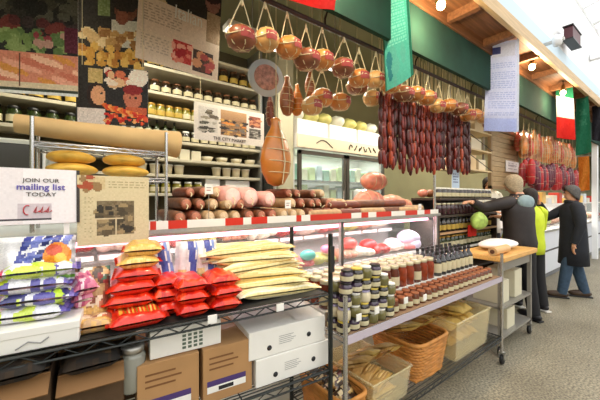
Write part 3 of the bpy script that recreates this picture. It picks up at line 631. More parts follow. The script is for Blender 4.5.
# ================================================================== SALAMIS on top of the case
def sal_proto(r, L, skin, endc, label='x', seed=1):
    s = thing('salami', label, 'salami')
    mt = Matrix.Translation((0, 0, r)) @ Matrix.Rotation(R(-90), 4, 'X')
    MB().lathe([(r * .35, 0), (r * .8, .008), (r * .97, .03), (r, L * .3), (r, L * .7), (r * .95, L - .03), (r * .6, L - .006), (r * .2, L)], 14, mt, True, True, .025, seed).build('casing', skin, s)
    MB().lathe([(.0, -.003), (r * .62, -.002), (r * .72, .004), (r * .6, .007)], 14, mt).build('cut_end', endc, s)
    MB().tube([(0, -.001, r * 1.0), (.004, -.025, r * .75), (-.006, -.03, r * .3)], .0035, 5).build('twine', STRING, s)
    return s
SK = [M('salami_brown', (104, 60, 34), .5, 0, .4, 26, .2), M('salami_grey_bloom', (176, 144, 104), .65, 0, .2, 30, .2), M('salami_red_brown', (114, 54, 34), .42, 0, .3, 24, .2), M('mortadella_pink', (222, 158, 146), .35, 0, .1, 20)]
EN = [M('cut_red', (166, 98, 70), .4, 0, .3, 90), M('cut_pale', (204, 176, 140), .5, 0, .15, 80), M('cut_pink', (240, 190, 178), .4, 0, .12, 60)]
g = random.Random(77)
SKNAME = ['brown', 'pale bloomed', 'reddish brown', 'pink']
def pyramid(us, v, y, rr, L, kinds, label, group, rx=None):
    pr = {}
    for i, u in enumerate(us):
        k = kinds[i % len(kinds)]; p = at(u, v, y=y)
        if k not in pr: pr[k] = o = sal_proto(rr, L, SK[k], EN[(2 if k == 3 else k % 2)], seed=i)
        else: o = dup(pr[k])
        o.location = (p.x, y + g.uniform(-.012, .012), ZC if rx is None else rx); o.rotation_euler = (0, 0, g.uniform(-.12, .12)); o['label'] = label(i, SKNAME[k]); o['group'] = group
r0 = .042; step = .086
def xs_(x0, n, st): return [x0 + i * st for i in range(n)]
def stackrow(x0, n, rr, y, z, L, kinds, label, group, skip=()):
    pr = {}
    for i in range(n):
        if i in skip: continue
        k = kinds[(i * 7 + i // 3) % len(kinds)]
        if k not in pr: pr[k] = o = sal_proto(rr, L, SK[k], EN[(2 if k == 3 else k % 2)], seed=i)
        else: o = dup(pr[k])
        s = g.uniform(.9, 1.0)
        o.location = (x0 + i * rr * 2.06, y + g.uniform(-.015, .015), z); o.scale = (s, 1, s); o.rotation_euler = (0, 0, g.uniform(-.02, .02)); o['label'] = label(i, SKNAME[k]); o['group'] = group
stackrow(.47, 17, .043, 1.79, ZC + .004, .5, (0, 1, 1, 2), lambda i, n: '%s salami with its cut end forward, %s in the bottom row on the case' % (n, ORD[i]), 'bottom row of salamis')
stackrow(.52, 16, .042, 1.84, ZC + .083, .42, (0, 2, 1, 0), lambda i, n: '%s salami lying in the middle row of the stack, %s from the bread rack' % (n, ORD[i]), 'middle row of salamis', skip=(5, 6, 7, 8))
stackrow(.56, 15, .04, 1.9, ZC + .16, .34, (2, 0, 1), lambda i, n: '%s salami on top of the stack, %s from the bread rack' % (n, ORD[i]), 'top row of salamis', skip=(4, 5, 6, 7, 8, 11, 14))
for i, (u, l) in enumerate([(233, 'big pink mortadella with its cut face forward near the middle of the salamis'), (251, 'second big pink mortadella beside the first one'), (270, 'third pink mortadella next to the reddish salamis')]):
    p = at(u, 192, y=1.83); o = sal_proto((.078, .074, .062)[i], .36, SK[3], EN[2], l, i); o.location = (p.x, 1.83, ZC + .092)
# long salamis and hams lying lengthwise at the far half
def long_sal(u, y, z, L, rr, k, label, rz=0):
    o = sal_proto(rr, L, SK[k], EN[k % 2], label, int(u)); p = at(u, 200, y=y); o.location = (p.x, y, z); o.rotation_euler = (0, 0, R(-90) + rz); return o
i = 0
for j, (u, y, z, L, rr, k) in enumerate([(309, 1.80, 0, .34, .034, 1), (335, 1.81, 0, .38, .036, 2), (358, 1.80, 0, .36, .036, 1), (378, 1.81, 0, .4, .038, 0), (396, 1.8, 0, .36, .036, 1), (318, 1.88, .0, .4, .036, 0), (346, 1.89, .0, .4, .037, 2), (370, 1.89, .0, .42, .038, 1), (393, 1.89, .0, .4, .037, 2), (325, 1.845, .066, .42, .034, 2), (354, 1.85, .068, .42, .036, 0), (380, 1.85, .07, .4, .036, 2), (340, 1.96, .0, .4, .04, 1), (372, 1.97, 0, .4, .04, 0), (396, 1.96, .0, .5, .04, 1), (345, 1.93, .073, .4, .035, 1), (375, 1.93, .073, .42, .036, 0)]):
    long_sal(u, y, ZC + .003 + z, L, rr, k, '%s long salami lying along the case, %s of the lengthwise pile' % (SKNAME[k], ORD[j]))
BH = M('pink_cooked_ham', (226, 138, 112), .38, 0, .22, 14, .2, coat=.2)
for i, (u, v, y, r, l) in enumerate([(369, 188, 2.12, (.19, .13, .12), 'large pink cooked ham with a round cut face on the case top'), (391, 190, 2.3, (.2, .12, .1), 'pink cooked ham lying behind the long salamis'), (374, 178, 2.16, (.17, .12, .1), 'pink ham on top of the ham heap'), (402, 190, 2.1, (.16, .09, .075), 'flat pink ham at the far end of the ham heap')]):
    p = at(u, v, y=y); o = thing('cooked_ham', l, 'ham', (p.x, y, (ZC + r[2] + .004) if i != 2 else ZC + .345)); MB().ell((0, 0, 0), r, 18, 12, wob=.04, seed=i).build('meat', BH, o)
    m = MB()
    for q in (-.5, 0, .5):
        f = math.sqrt(1 - q * q) * 1.03; m.tube([(q * r[0], f * r[1] * math.cos(a), f * r[2] * math.sin(a)) for a in [w * PI / 9 for w in range(18)]], .003, 5, True)
    m.build('twine', STRING, o)

# ================================================================== BREAD RACK and paper on top of the case
br = thing('wire_bread_rack', 'chrome wire rack on the deli case holding the flat breads', 'rack', (-.17, 1.85, ZC))
BW = .58; BD = .26
for x, y in ((0, 0), (BW, 0), (0, BD), (BW, BD)): MB().tube([(x, y, .002), (x, y, .54)], .009, 8).build('post', CHROME, br)
def wire_shelf(name, w, d, m, parent, z, n=14, lip=.0, x0=0.0, y0=0.0, r=.0028, fr=.0045):
    q = MB()
    for k in range(n): y = y0 + d * (k + .5) / n; q.tube([(x0, y, z), (x0 + w, y, z)], r, 4)
    lp = lip or .03
    for zz in (z, z - lp):
        q.tube([(x0, y0, zz), (x0 + w, y0, zz), (x0 + w, y0 + d, zz), (x0, y0 + d, zz)], fr, 6, True)
    k = int(w / .05); zig = []
    for i in range(k + 1): zig.append((x0 + w * i / k, y0, z if i % 2 else z - lp))
    q.tube(zig, r, 4); q.tube([(a, y0 + d, b) for a, _, b in zig], r, 4)
    for i in range(5): q.tube([(x0 + w * i / 4, y0, z - .004), (x0 + w * i / 4, y0 + d, z - .004)], r * 1.3, 4)
    return q.build(name, m, parent)
for z in (.272, .424): wire_shelf('wire_shelf', BW, BD, CHROME, br, z, lip=.018)
BREAD = M('golden_crust', (240, 188, 78), .5, 0, .2, 12, .25)
BZ = ZC + .2785
for i, (x0, x1, lv, l) in enumerate([(-.13, .085, 0, 'lower flat bread of the pair beside the rack post'), (-.135, .08, 1, 'upper flat bread of the pair beside the rack post'), (.105, .335, 0, 'lower flat bread of the pair above the newspaper page'), (.105, .325, 1, 'upper flat bread of the pair above the newspaper page')]):
    w = x1 - x0
    o = MB().ell((0, 0, 0), (w / 2, .1, .0345), 22, 12, wob=.035, seed=i).build('flat_bread', BREAD, loc=((x0 + x1) / 2, 1.965, BZ + .033 + .061 * lv), rot=(0, 0, random.uniform(-.08, .08))); tag(o, 'golden ' + l, 'bread', 'flat breads on the wire rack')
# roll of brown paper on the top shelf
rp = MB(); prof = []
cvn = 24
for i in range(9):
    t = i / 8; x = -.24 + t * .74; r = .044 + .024 * t + (.014 if i == 8 else .005 if i == 7 else 0)
    prof.append((x, r))
vs = []
for x, r in prof:
    for j in range(cvn): a = 2 * PI * j / cvn; vs.append((x, r * 1.15 * math.cos(a) + .004 * math.sin(5 * x * 9 + a * 3), r * math.sin(a) * (1 + .05 * math.sin(3 * a + x * 8))))
fs = [(i * cvn + j, (i + 1) * cvn + j, (i + 1) * cvn + (j + 1) % cvn, i * cvn + (j + 1) % cvn) for i in range(8) for j in range(cvn)]
rp.add(vs, fs, True); vi = [(x - (.02 if k == 8 else -.0), y * .93, z * .93) for k, (x, r) in enumerate(prof) for (_, y, z) in [vs[k * cvn + j] for j in range(cvn)]]
rp.add(vi, [tuple(reversed(f)) for f in fs], True)
for k in (0, 8): rp.add([vs[k * cvn + j] for j in range(cvn)] + [vi[k * cvn + j] for j in range(cvn)], [(j, (j + 1) % cvn, cvn + (j + 1) % cvn, cvn + j) if k == 0 else (cvn + j, cvn + (j + 1) % cvn, (j + 1) % cvn, j) for j in range(cvn)])
tag(rp.build('paper_roll', KRAFT, loc=(0, 1.95, ZC + .424 + .086), rot=(0, R(2), 0)), 'long loose roll of brown kraft paper on top of the bread rack', 'paper')
# mailing list sign
sg = thing('mailing_list_sign', 'white mailing list sign with violet lettering standing on the case', 'sign', (-.2, 1.695, 1.625))
cv = Canvas(48, 30, (240, 236, 238)); cv.rect(.0, .0, .55, 1, (234, 228, 230)).rect(.5, .62, .78, .9, (206, 196, 202), 3).rect(.12, .9, .78, .93, (70, 66, 72)).noise(2)
sheet('sign_card', cv, .40, .235, PAPER, sg, .006)
MB().box(.195, -.003, -.235, .207, .012, -.0).build('edge_strip', M('dark_strip', (52, 46, 42), .5), sg)
VIO = M('violet_ink', (96, 84, 170), .7); REDI = M('red_ink', (196, 60, 70), .6)
text('lettering', 'JOIN OUR', .024, DARKINK, sg, (.075, -.002, -.058), sx=1.1); text('lettering', 'mailing list', .036, VIO, sg, (.075, -.002, -.09), sx=1.05, bold=.0006); text('lettering', 'TODAY', .024, DARKINK, sg, (.075, -.002, -.118), sx=1.2)
mk = MB(); mk.tube([(.03 + .012 * math.cos(a), -.003, -.176 + .02 * math.sin(a)) for a in [1 + i * .5 for i in range(9)]], .0022, 5)
for i in range(3): mk.tube([(.05 + i * .02, -.003, -.186), (.06 + i * .02, -.003, -.162), (.056 + i * .02, -.003, -.188), (.07 + i * .02, -.003, -.18)], .0024, 5)
mk.build('red_script', REDI, sg); sg.rotation_euler = (R(-3), 0, R(2))
MB().box(-.19, .006, -.285, -.17, .016, -.02).box(.15, .006, -.285, .17, .016, -.02).build('stand', WHITE, sg)
# newspaper page
np_ = thing('newspaper_page', 'yellowed newspaper page with dark photographs hanging below the flat breads', 'newspaper', (.145, 1.695, 1.605))
cv = Canvas(44, 52, (214, 200, 160)); cv.rect(.03, .02, .36, .2, (206, 186, 140), 6).blobs(.04, .03, .34, .2, [(120, 92, 56), (150, 120, 78), (170, 80, 50)], 9, .05, 3).rows(.4, .05, .95, .22, 5, (180, 166, 126), .4, 3)
cv.rows(.06, .28, .2, .9, 22, (190, 176, 138), .4, 4).rect(.24, .36, .78, .86, (120, 106, 78), 14).blobs(.26, .38, .76, .84, [(74, 66, 48), (52, 48, 38), (160, 140, 100), (96, 84, 60)], 34, .055, 6).line(.24, .62, .6, .62, .01, (210, 196, 160)).line(.52, .62, .52, .86, .01, (200, 186, 150)).noise(3)
sheet('page', cv, .295, .325, PAPER, np_, .0015, bend=lambda a, b: -.008 * math.sin(a * PI) * b)
MB().tube([(-.1, 0, -.01), (-.1, .15, -.015)], .003, 5).tube([(.1, 0, -.01), (.1, .15, -.015)], .003, 5).build('clip_wire', CHROME, np_)

# ================================================================== BLACK WIRE RACK at the near end
LRO = Vector((1.02, 1.12, 0)); LRA = -.1013; EX = Vector((math.cos(LRA), math.sin(LRA), 0)); EY = Vector((-math.sin(LRA), math.cos(LRA), 0))
def LW(lx, ly, z): return LRO + EX * lx + EY * ly + Vector((0, 0, z))
def LRP(u, v, d):
    a = (u - 300) / FOC; b = (HZ - v) / FOC; dv = Vector((CX + a * SX, SX - a * CX, b)); t = (d + EY.dot(LRO)) / EY.dot(dv); p = dv * t - LRO
    return EX.dot(p), EYE + dv.z * t
rk = thing('black_wire_rack', 'black wire shelving rack carrying the pasta bags and cartons', 'rack', LRO, LRA)
RW = 1.83; RD = .40; ZT = 1.02; ZB = .64
for x, y in ((0, 0), (-RW, 0), (0, RD), (-RW, RD)):
    MB().tube([(x, y, .1), (x, y, 1.32)], .0125, 10).build('post', BLACK, rk); MB().lathe([(.02, 0), (.024, .05), (.015, .1)], 10, Matrix.Translation((x, y, 0))).build('foot', BLKPL, rk)
for z in (ZT, ZB, .18): wire_shelf('wire_shelf', RW, RD, BLACK, rk, z - .003, 20, x0=-RW)
MB().box(-RW + .02, .02, ZT - .0005, -.02, RD - .02, ZT + .0005).build('shelf_liner', M('added_shade_liner', (30, 30, 28), .6), rk)  # liner added to block light and darken the space under the shelf
for u, v in ((213, 320), (281, 308)):
    lx, z = LRP(u, v, -.02); MB().box(lx - .018, -.014, z - .016, lx + .018, -.008, z + .016).build('price_tag', M('tag_white', (244, 242, 236), .5), rk)
lx, z = LRP(332, 268, 0); MB().box(-.012, -.018, 1.13, .012, -.013, 1.26).build('label_holder', M('dark_label_holder', (40, 40, 40), .4), rk)
# --- cartons on its lower shelf
def lbox(name, label, cat, u0, u1, vt, vb, d, depth, m, rz=0.0, z0=None, bev=.003, zt=None, u_ref=None):
    lx0, zz = LRP(u0, vt, d); lx1, _ = LRP(u1, vt, d); _, zb = LRP(u0 if u_ref is None else u_ref, vb, d)
    zb = zb if z0 is None else z0; zt = zz if zt is None else zt; w = lx1 - lx0
    o = thing(name, label, cat, LW((lx0 + lx1) / 2, d, zb), LRA + rz); MB().box(-w / 2, 0, 0, w / 2, depth, zt - zb).build('carton_body', m, o, bev)
    return o, w, zt - zb
WCARD = M('white_carton_board', (238, 236, 230), .6, 0, .03, 8); INK = M('black_print', (34, 34, 36), .7); GRAYP = M('grey_print', (150, 150, 150), .7); BLUEP = M('violet_blue_print', (72, 52, 110), .6); LTAPE = M('pale_tape', (222, 214, 196), .4)
def cmarks(o, w, h):
    mk = MB()
    for dx, dz in ((-.26 * w, .3 * h), (.26 * w, .42 * h)): mk.lathe([(0, 0), (.012, 0), (.012, .0015), (0, .0015)], 12, Matrix.Translation((dx, -.0005, dz)) @ Matrix.Rotation(R(90), 4, 'X'))
    mk.build('round_mark', INK, o); ln = MB()
    for i in range(5): ln.box(-.14 * w, -.0014, (.34 + .07 * i) * h, (.02 + .03 * (i % 3)) * w, 0, (.355 + .07 * i) * h)
    ln.build('print_line', GRAYP, o); MB().box(-w / 2 + .002, -.0008, h * .985, w / 2 - .002, .3, h + .0008).build('packing_tape', LTAPE, o) if False else None
o, w, h = lbox('carton', 'white carton at the bottom of the pair beside the rack post', 'carton', 256, 329, 358, 390, .04, .33, WCARD, z0=ZB + .003, zt=ZB + .128); cmarks(o, w, h)
o, w, h = lbox('carton', 'white carton on top of the pair beside the rack post', 'carton', 249, 325, 333, 358, .045, .33, WCARD, z0=ZB + .131, zt=ZB + .256); cmarks(o, w, h)
for sx in (-1, 1): MB().add([(sx * w / 2, 0, h), (sx * w / 2, .32, h), (sx * (w / 2 - .0), .32, h + .004), (sx * (w / 2 - .16), .32, h + .006), (sx * (w / 2 - .16), 0.01, h + .006)], [(0, 1, 3, 4)]).build('top_flap', WCARD, o)
for u0, u1, vt, vb, l in ((137, 199, 362, 410, 'cardboard carton under the white carton with green marks'), (203, 252, 350, 398, 'cardboard carton between the white cartons and the other cardboard one')):
    o, w, h = lbox('cardboard_box', 'brown ' + l, 'box', u0, u1, vt, vb, .05, .32, CARD, z0=ZB + .003, zt=ZB + .23)
    MB().box(-w * .42, -.0012, h * .3, w * .36, 0, h * .4).build('print_band', BLUEP, o); MB().box(-w * .42, -.0012, h * .18, w * .36, 0, h * .3).build('white_band', WCARD, o); MB().box(-w * .2, -.0018, h * .2, w * .1, -.0012, h * .27).build('print_line', INK, o)
    MB().box(-w / 2 - .0006, .16, h * .7, w / 2 + .0006, .21, h + .001).build('packing_tape', M('brown_tape', (166, 120, 70), .3), o)
    ln = MB()
    for i in range(3): ln.box(-w * .38, -.001, h * (.6 + .1 * i), w * (.1 + .1 * (i % 2)), 0, h * (.63 + .1 * i))
    ln.build('print_line', M('dark_brown_print', (120, 80, 44), .8), o)
o, w, h = lbox('carton', 'white carton with green and dark lettering on the cardboard boxes', 'carton', 150, 221, 336, 362, .07, .3, WCARD, z0=ZB + .234, zt=ZB + .34)
mk = MB()
for c in range(4):
    for r_ in range(5): mk.box(-.02 + c * .022 - (.08 if c > 1 else 0) * 0, -.0015, .014 + r_ * .016, -.02 + c * .022 + .014, 0, .024 + r_ * .016)
mk.build('lettering', M('green_grey_print', (96, 110, 96), .7), o)
# dark sacks and cartons in the shade at the near end
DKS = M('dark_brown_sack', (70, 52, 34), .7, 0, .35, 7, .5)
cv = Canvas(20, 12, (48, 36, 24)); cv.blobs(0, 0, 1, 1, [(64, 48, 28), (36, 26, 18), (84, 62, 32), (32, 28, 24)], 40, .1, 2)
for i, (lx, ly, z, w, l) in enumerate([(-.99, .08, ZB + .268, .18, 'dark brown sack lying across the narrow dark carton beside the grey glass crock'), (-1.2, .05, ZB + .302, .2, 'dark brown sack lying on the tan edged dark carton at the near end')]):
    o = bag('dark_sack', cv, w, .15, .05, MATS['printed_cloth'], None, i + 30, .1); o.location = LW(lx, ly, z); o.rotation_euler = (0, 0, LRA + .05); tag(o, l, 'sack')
for i, (lx, ly, w, h, l) in enumerate([(-1.22, .03, .24, .295, 'dark open carton with tan edges at the near end of the lower rack shelf'), (-.99, .06, .19, .262, 'narrow dark open carton between the near end carton and the grey glass crock'), (-1.16, .245, .62, .33, 'added dark brown backing that stands in for shade behind the sacks on the lower shelf')]):  # the wide one is dark backing added in place of shade
    t = thing('dark_carton', l, 'carton', LW(lx, ly, ZB + .003), LRA + .03); DC = M('dark_brown_board', (84, 62, 40), .8, 0, .2, 6); q = MB(); D = .13 if i == 2 else .17  # carton walls are one even dark brown
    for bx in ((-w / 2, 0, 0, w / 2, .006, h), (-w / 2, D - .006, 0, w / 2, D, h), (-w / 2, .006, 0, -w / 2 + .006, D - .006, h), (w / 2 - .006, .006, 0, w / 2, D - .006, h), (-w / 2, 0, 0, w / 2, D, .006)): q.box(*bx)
    q.build('carton_wall', DC, t); MB().box(-w / 2, -.001, h - .012, w / 2, .0, h).box(-w / 2, -.07, h - .01, w / 2, 0, h - .004, (R(35), 0, 0), (0, 0, h)).build('front_flap', M('dark_tan_board', (138, 100, 60), .8), t)  # flap in one even darker tan
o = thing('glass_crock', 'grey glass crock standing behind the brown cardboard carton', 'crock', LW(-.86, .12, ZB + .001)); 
o.location = LW(-.865, .10, ZB + .126); MB().lathe([(.035, 0), (.045, .01), (.045, .13), (.036, .15)], 16).build('crock_body', M('grey_glass', (150, 150, 140), .15, coat=.4), o); MB().lathe([(.04, .148), (.04, .17), (.03, .175)], 16).build('lid', STEEL, o)
# --- goods on its top shelf
o = thing('white_tray_box', 'shallow white box lying on the black rack under the blue pasta bags', 'box', LW(0, 0, ZT)); a, _ = LRP(-30, 340, .02); b, _ = LRP(79, 330, .02); o.location = LW((a + b) / 2, .02, ZT + .002); o.rotation_euler = (0, 0, LRA)
w = b - a; MB().box(-w / 2, 0, 0, w / 2, .3, .07).build('box_body', WHITE, o, .004); MB().box(-w / 2 - .002, -.002, .045, w / 2 + .002, .302, .072).build('lid', WCARD, o, .003)
mk = MB(); mk.tube([(-.03, -.003, .012), (.0, -.003, .03), (.03, -.003, .02), (.05, -.003, .034)], .002, 5); mk.build('script_mark', GRAYP, o)
def bluecv(s):
    cv = Canvas(56, 44, (226, 226, 230))
    cv.rect(0, 0, .09, 1, (212, 214, 160), 6).rect(.09, 0, .16, 1, (236, 236, 238), 4)
    for i in range(5): cv.line(.24 + .1 * i, 1, .44 + .12 * i, 0, .045, [(60, 70, 150), (120, 130, 200), (34, 44, 108)][i % 3])
    for i in range(6): cv.line(.3 + .02 * i, .95 - .15 * i, .62 + .02 * i, .85 - .15 * i, .03, [(236, 238, 246), (90, 104, 180)][i % 2])
    cv.ell(.78, .45, .17, .27, (232, 140, 36), 8).ell(.74, .34, .1, .12, (216, 84, 46)).ell(.82, .52, .07, .12, (246, 196, 70)).line(.62, .8, .98, .74, .05, (190, 214, 70)).line(.72, .9, .98, .92, .04, (110, 170, 60))
    return cv.noise(5)
def limecv(s):
    g = random.Random(s + 3); cv = Canvas(56, 40, (214, 214, 222)); cv.rect(.15, .05, .9, .4, (84, 80, 150), 14)
    cv.blobs(0, .5, 1, 1, [(190, 222, 56), (96, 90, 170), (226, 228, 236), (206, 226, 90), (60, 60, 120), (232, 232, 240)], 34, .11, s + 2)
    cv.rect(.0, .5, .12, 1, (214, 70, 110), 10).rect(.9, .4, 1, 1, (120, 110, 190), 8); return cv.noise(6)
for i, (u, dz, l) in enumerate([(33, 0, 'blue and lime pasta bag at the bottom of the stack on the white box'), (35, 1, 'blue and lime pasta bag, second up in the stack on the white box'), (31, 2, 'blue and lime pasta bag, third up in the stack on the white box'), (34, 3, 'blue and lime pasta bag, topmost lying bag under the upright one')]):
    lx, z = LRP(u, 300, .1); o = bag('pasta_bag', limecv(i), .225, .2, .05, GLOSSY, None, i); o.location = LW(lx + .01 * (i % 2), .15, ZT + .076 + .046 * dz); o.rotation_euler = (0, 0, LRA + .06 * (i - 1.5)); tag(o, l, 'pasta bag', 'blue and lime pasta bags')
lx, z = LRP(34, 262, .1); o = bag('pasta_bag', bluecv(0), .22, .165, .05, GLOSSY, None, 9); o.location = LW(lx, .14, ZT + .076 + .19); o.rotation_euler = (R(78), 0, LRA); tag(o, 'blue and white pasta bag with an orange picture leaning upright on the stack', 'pasta bag')
def cookiecv():
    cv = Canvas(20, 30, (190, 150, 104)); cv.blobs(0, 0, 1, .4, [(226, 226, 220), (150, 60, 60), (90, 130, 110), (236, 200, 150), (90, 70, 60)], 26, .09, 2).blobs(0, .4, 1, .75, [(206, 120, 90), (236, 214, 190), (150, 90, 70)], 24, .1, 3).blobs(0, .72, 1, 1, [(214, 170, 96), (236, 200, 130), (170, 120, 60)], 24, .09, 4); return cv.noise(6)
lx, z = LRP(93, 300, .2); o = bag('cookie_bag', cookiecv(), .115, .21, .05, GLOSSY, None, 12, .1); o.location = LW(lx, .2, ZT + .06); o.rotation_euler = (R(80), 0, LRA); tag(o, 'printed cookie bag standing between the blue bags and the red pasta', 'cookie bag')
o.location.z = ZT + .11
lx, z = LRP(92, 312, .09); o = bag('cookie_bag', cookiecv(), .15, .12, .05, GLOSSY, None, 14); o.location = LW(lx + .0, .115, ZT + .001); o.rotation_euler = (0, 0, LRA); tag(o, 'tan cookie bag lying at the foot of the standing cookie bag', 'cookie bag')
PKM = Canvas(16, 12, (222, 130, 160)).blobs(0, 0, 1, 1, [(236, 170, 190), (190, 80, 130), (240, 210, 220)], 20, .12, 2)
for i, (u, v, l) in enumerate([(69, 282, 'pink candy bag beside the blue pasta stack'), (67, 303, 'pink candy bag on the white box near the cookie bags')]):
    lx, z = LRP(u, v, .14); o = bag('candy_bag', PKM, .08, .1, .06, GLOSSY, None, 40 + i); o.location = LW(lx + .035, .16 + .02 * i, ZT + (.075 if i else .137)); o.rotation_euler = (R(20) * (1 - i), 0, LRA + .4); tag(o, l, 'candy bag')
def redcv(s, top=False):
    cv = Canvas(44, 24, (226, 46, 18)); g = random.Random(s); cv.blobs(0, 0, 1, 1, [(236, 64, 26), (200, 30, 18), (240, 84, 40)], 18, .12, s)
    if top: cv.rect(.06, .1, .94, 1, (232, 186, 96), 10).blobs(.08, .1, .92, 1, [(240, 204, 130), (222, 164, 84), (236, 190, 100)], 30, .07, s)
    else: cv.rect(.3, .42, .36, .6, (240, 150, 110))
    return cv.noise(5)
def stripecv():
    cv = Canvas(34, 18, (214, 44, 24))
    for i in range(11): cv.rect(.22 + .06 * i, 0, .255 + .06 * i, .75, [(226, 180, 70), (150, 120, 40), (236, 200, 110)][i % 3]); 
    return cv.noise(5)
RG = 'red pasta bags on the black rack'
n = 0
def red(lx, ly, k, w, d, cvv, l, rz=0.0, t=.05, z=None):
    global n
    n += 1; o = bag('pasta_bag', cvv, w, d, t, GLOSSY, None, 50 + n); o.location = LW(lx, ly, ZT + .001 + k * .0475 if z is None else z); o.rotation_euler = (0, 0, LRA + rz); tag(o, l, 'pasta bag', RG); return o
a1, _ = LRP(90, 326, .04); a2, _ = LRP(138, 322, .04); b1, _ = LRP(187, 300, .06); b2, _ = LRP(221, 300, .06)
red(a2 + .0, .1, 0, .21, .17, stripecv(), 'red pasta bag with gold stripes lying at the front edge of the rack', .05)
red(a1 + .01, .21, 0, .15, .17, redcv(3), 'red pasta bag lying behind the gold striped one, against the cookie bags', .1)
red(a2 + .045, .31, 0, .2, .2, redcv(4), 'red pasta bag at the back bottom under the tall red stack')
lay = 'red pasta bag in the tall stack behind the gold striped one, %s from the bottom'
a3, _ = LRP(125, 300, .15)
for k in range(1, 6): red(a3 + .01 * (k % 2) + .012 * k, .2 + .012 * k, k, .2 - .008 * k, .2, redcv(k + 4, k >= 4) , (lay % ORD[k - 1]) if k < 4 else ('pasta bag with a yellow window, second from the top of the tall red stack' if k == 4 else 'red pasta bag with a yellow window on top of the tall red stack'), .04 * (-1) ** k)
for k in range(1, 4): red(a3 + .155, .17 + .02 * k, k - (.0), .12, .2, redcv(k + 20), 'small red pasta bag beside the tall red stack, %s from the bottom' % ORD[k - 1], -.06 * (-1) ** k, z=ZT + .001 + (k - 1) * .0475)
for c, bx in enumerate((b1, b2)):
    for k in range(3): red(bx + .02 + .005 * (k % 2), .12 + .012 * k, k, .135, .2, redcv(k + 10 + 5 * c), 'red pasta bag, %s from the bottom of the stack %s' % (ORD[k], ('in the middle', 'next to the pale pasta')[c]), .05 * (-1) ** (k + c))
def whitecv(s):
    cv = Canvas(16, 24, (228, 224, 224)); cv.line(.55, 0, .85, 1, .12, (70, 80, 160)).line(.8, .0, 1, .7, .06, (120, 140, 200)).rect(.1, .5, .45, .95, (226, 200, 140), 10).rect(.1, .1, .4, .3, (240, 240, 240)); return cv.noise(5)
for i, (u, l) in enumerate([(160, 'white and blue pasta bag standing behind the red stacks, on the rack side of the tall one'), (187, 'white and blue pasta bag standing behind the middle red stack'), (205, 'white and blue pasta bag standing next to the pale pasta heap')]):
    lx, z = LRP(u, 262, .28); o = bag('pasta_bag', whitecv(i), .115, .27, .05, GLOSSY, None, 70 + i); o.location = LW(lx, .3, ZT + .002); o.rotation_euler = (R(84), R((-8, 4, 0)[i]), LRA); o.location.z = ZT + .142; tag(o, l if len(l.split()) < 17 else 'white and blue pasta bag standing behind the tall red stack', 'pasta bag', 'white and blue pasta bags')
# heap of long pale pasta
def palecv(s):
    g = random.Random(s); cv = Canvas(48, 18, (240, 222, 158))
    for i in range(14):
        c = g.choice([(246, 232, 176), (230, 202, 126), (252, 242, 206), (216, 182, 104), (240, 214, 130)]); y = i / 14
        cv.line(0, y, 1, min(1, y + g.uniform(-.06, .06)), .035, c)
    cv.rect(.0, 0, .06, 1, (244, 236, 210)); return cv.noise(5)
pb, _ = LRP(238, 300, .06); pe, _ = LRP(333, 290, .06)
g = random.Random(5); i = 0
for k, cnt in enumerate((5, 5, 5, 4, 4, 3)):
    for q in range(cnt):
        w = g.uniform(.42, .5); ly = .08 + .3 * (q + .5 + .2 * k) / 5 + .012 * k; lx = (pb + pe) / 2 - .04 - .022 * k + g.uniform(-.03, .03)
        o = bag('long_pasta_bag', palecv(i), w, .07, .046, GLOSSY, None, 90 + i, .1, .04); o.location = LW(lx, ly, ZT + .001 + .038 * k); o.rotation_euler = (R(g.uniform(-7, 7)), R(g.uniform(-2, 4)), LRA + R(g.uniform(-15, 11)))
        tag(o, 'long pale pasta bag, %s from the front in the %s layer of the heap' % (ORD[q], ('bottom', 'second', 'third', 'fourth', 'fifth', 'top')[k]), 'pasta bag', 'long pale pasta bags'); i += 1

# ================================================================== CHROME JAR RACK
JX0, JX1, JY, JD, JZ, JB = 1.095, 3.07, 1.09, .48, .785, .25
jr = thing('chrome_jar_rack', 'chrome wire rack with jars above and bread bins below', 'rack', (JX0, JY, 0)); JW = JX1 - JX0
for x, y in ((0, 0), (JW, 0), (0, JD), (JW, JD)):
    MB().tube([(x, y, .11), (x, y, 1.0)], .0125, 10).build('post', CHROME, jr)
    c = MB().lathe([(.0, -.014), (.034, -.014), (.044, -.008), (.044, .008), (.034, .014), (0, .014)], 16, Matrix.Translation((x + .012, y, .044)) @ Matrix.Rotation(R(90), 4, 'X')).build('caster', BLKPL, jr)
    MB().box(x - .012, y - .024, .05, x + .022, y - .018, .11).box(x - .012, y + .018, .05, x + .022, y + .024, .11).box(x - .012, y - .024, .1, x + .022, y + .024, .115).build('caster_fork', STEEL, c)
wire_shelf('wire_shelf', JW, JD, CHROME, jr, JZ, 18); wire_shelf('wire_shelf', JW, JD, BLACK, jr, JB, 18)
MB().box(.01, .01, JZ + .004, JW - .01, JD - .01, JZ + .008).build('shelf_liner', M('brown_liner', (150, 120, 92), .5), jr)
lip = MB(); lip.box(0, -.008, JZ - .034, JW, -.004, JZ + .01); lip.build('price_rail', M('clear_lilac_rail', (206, 196, 212), .2, .3), jr)
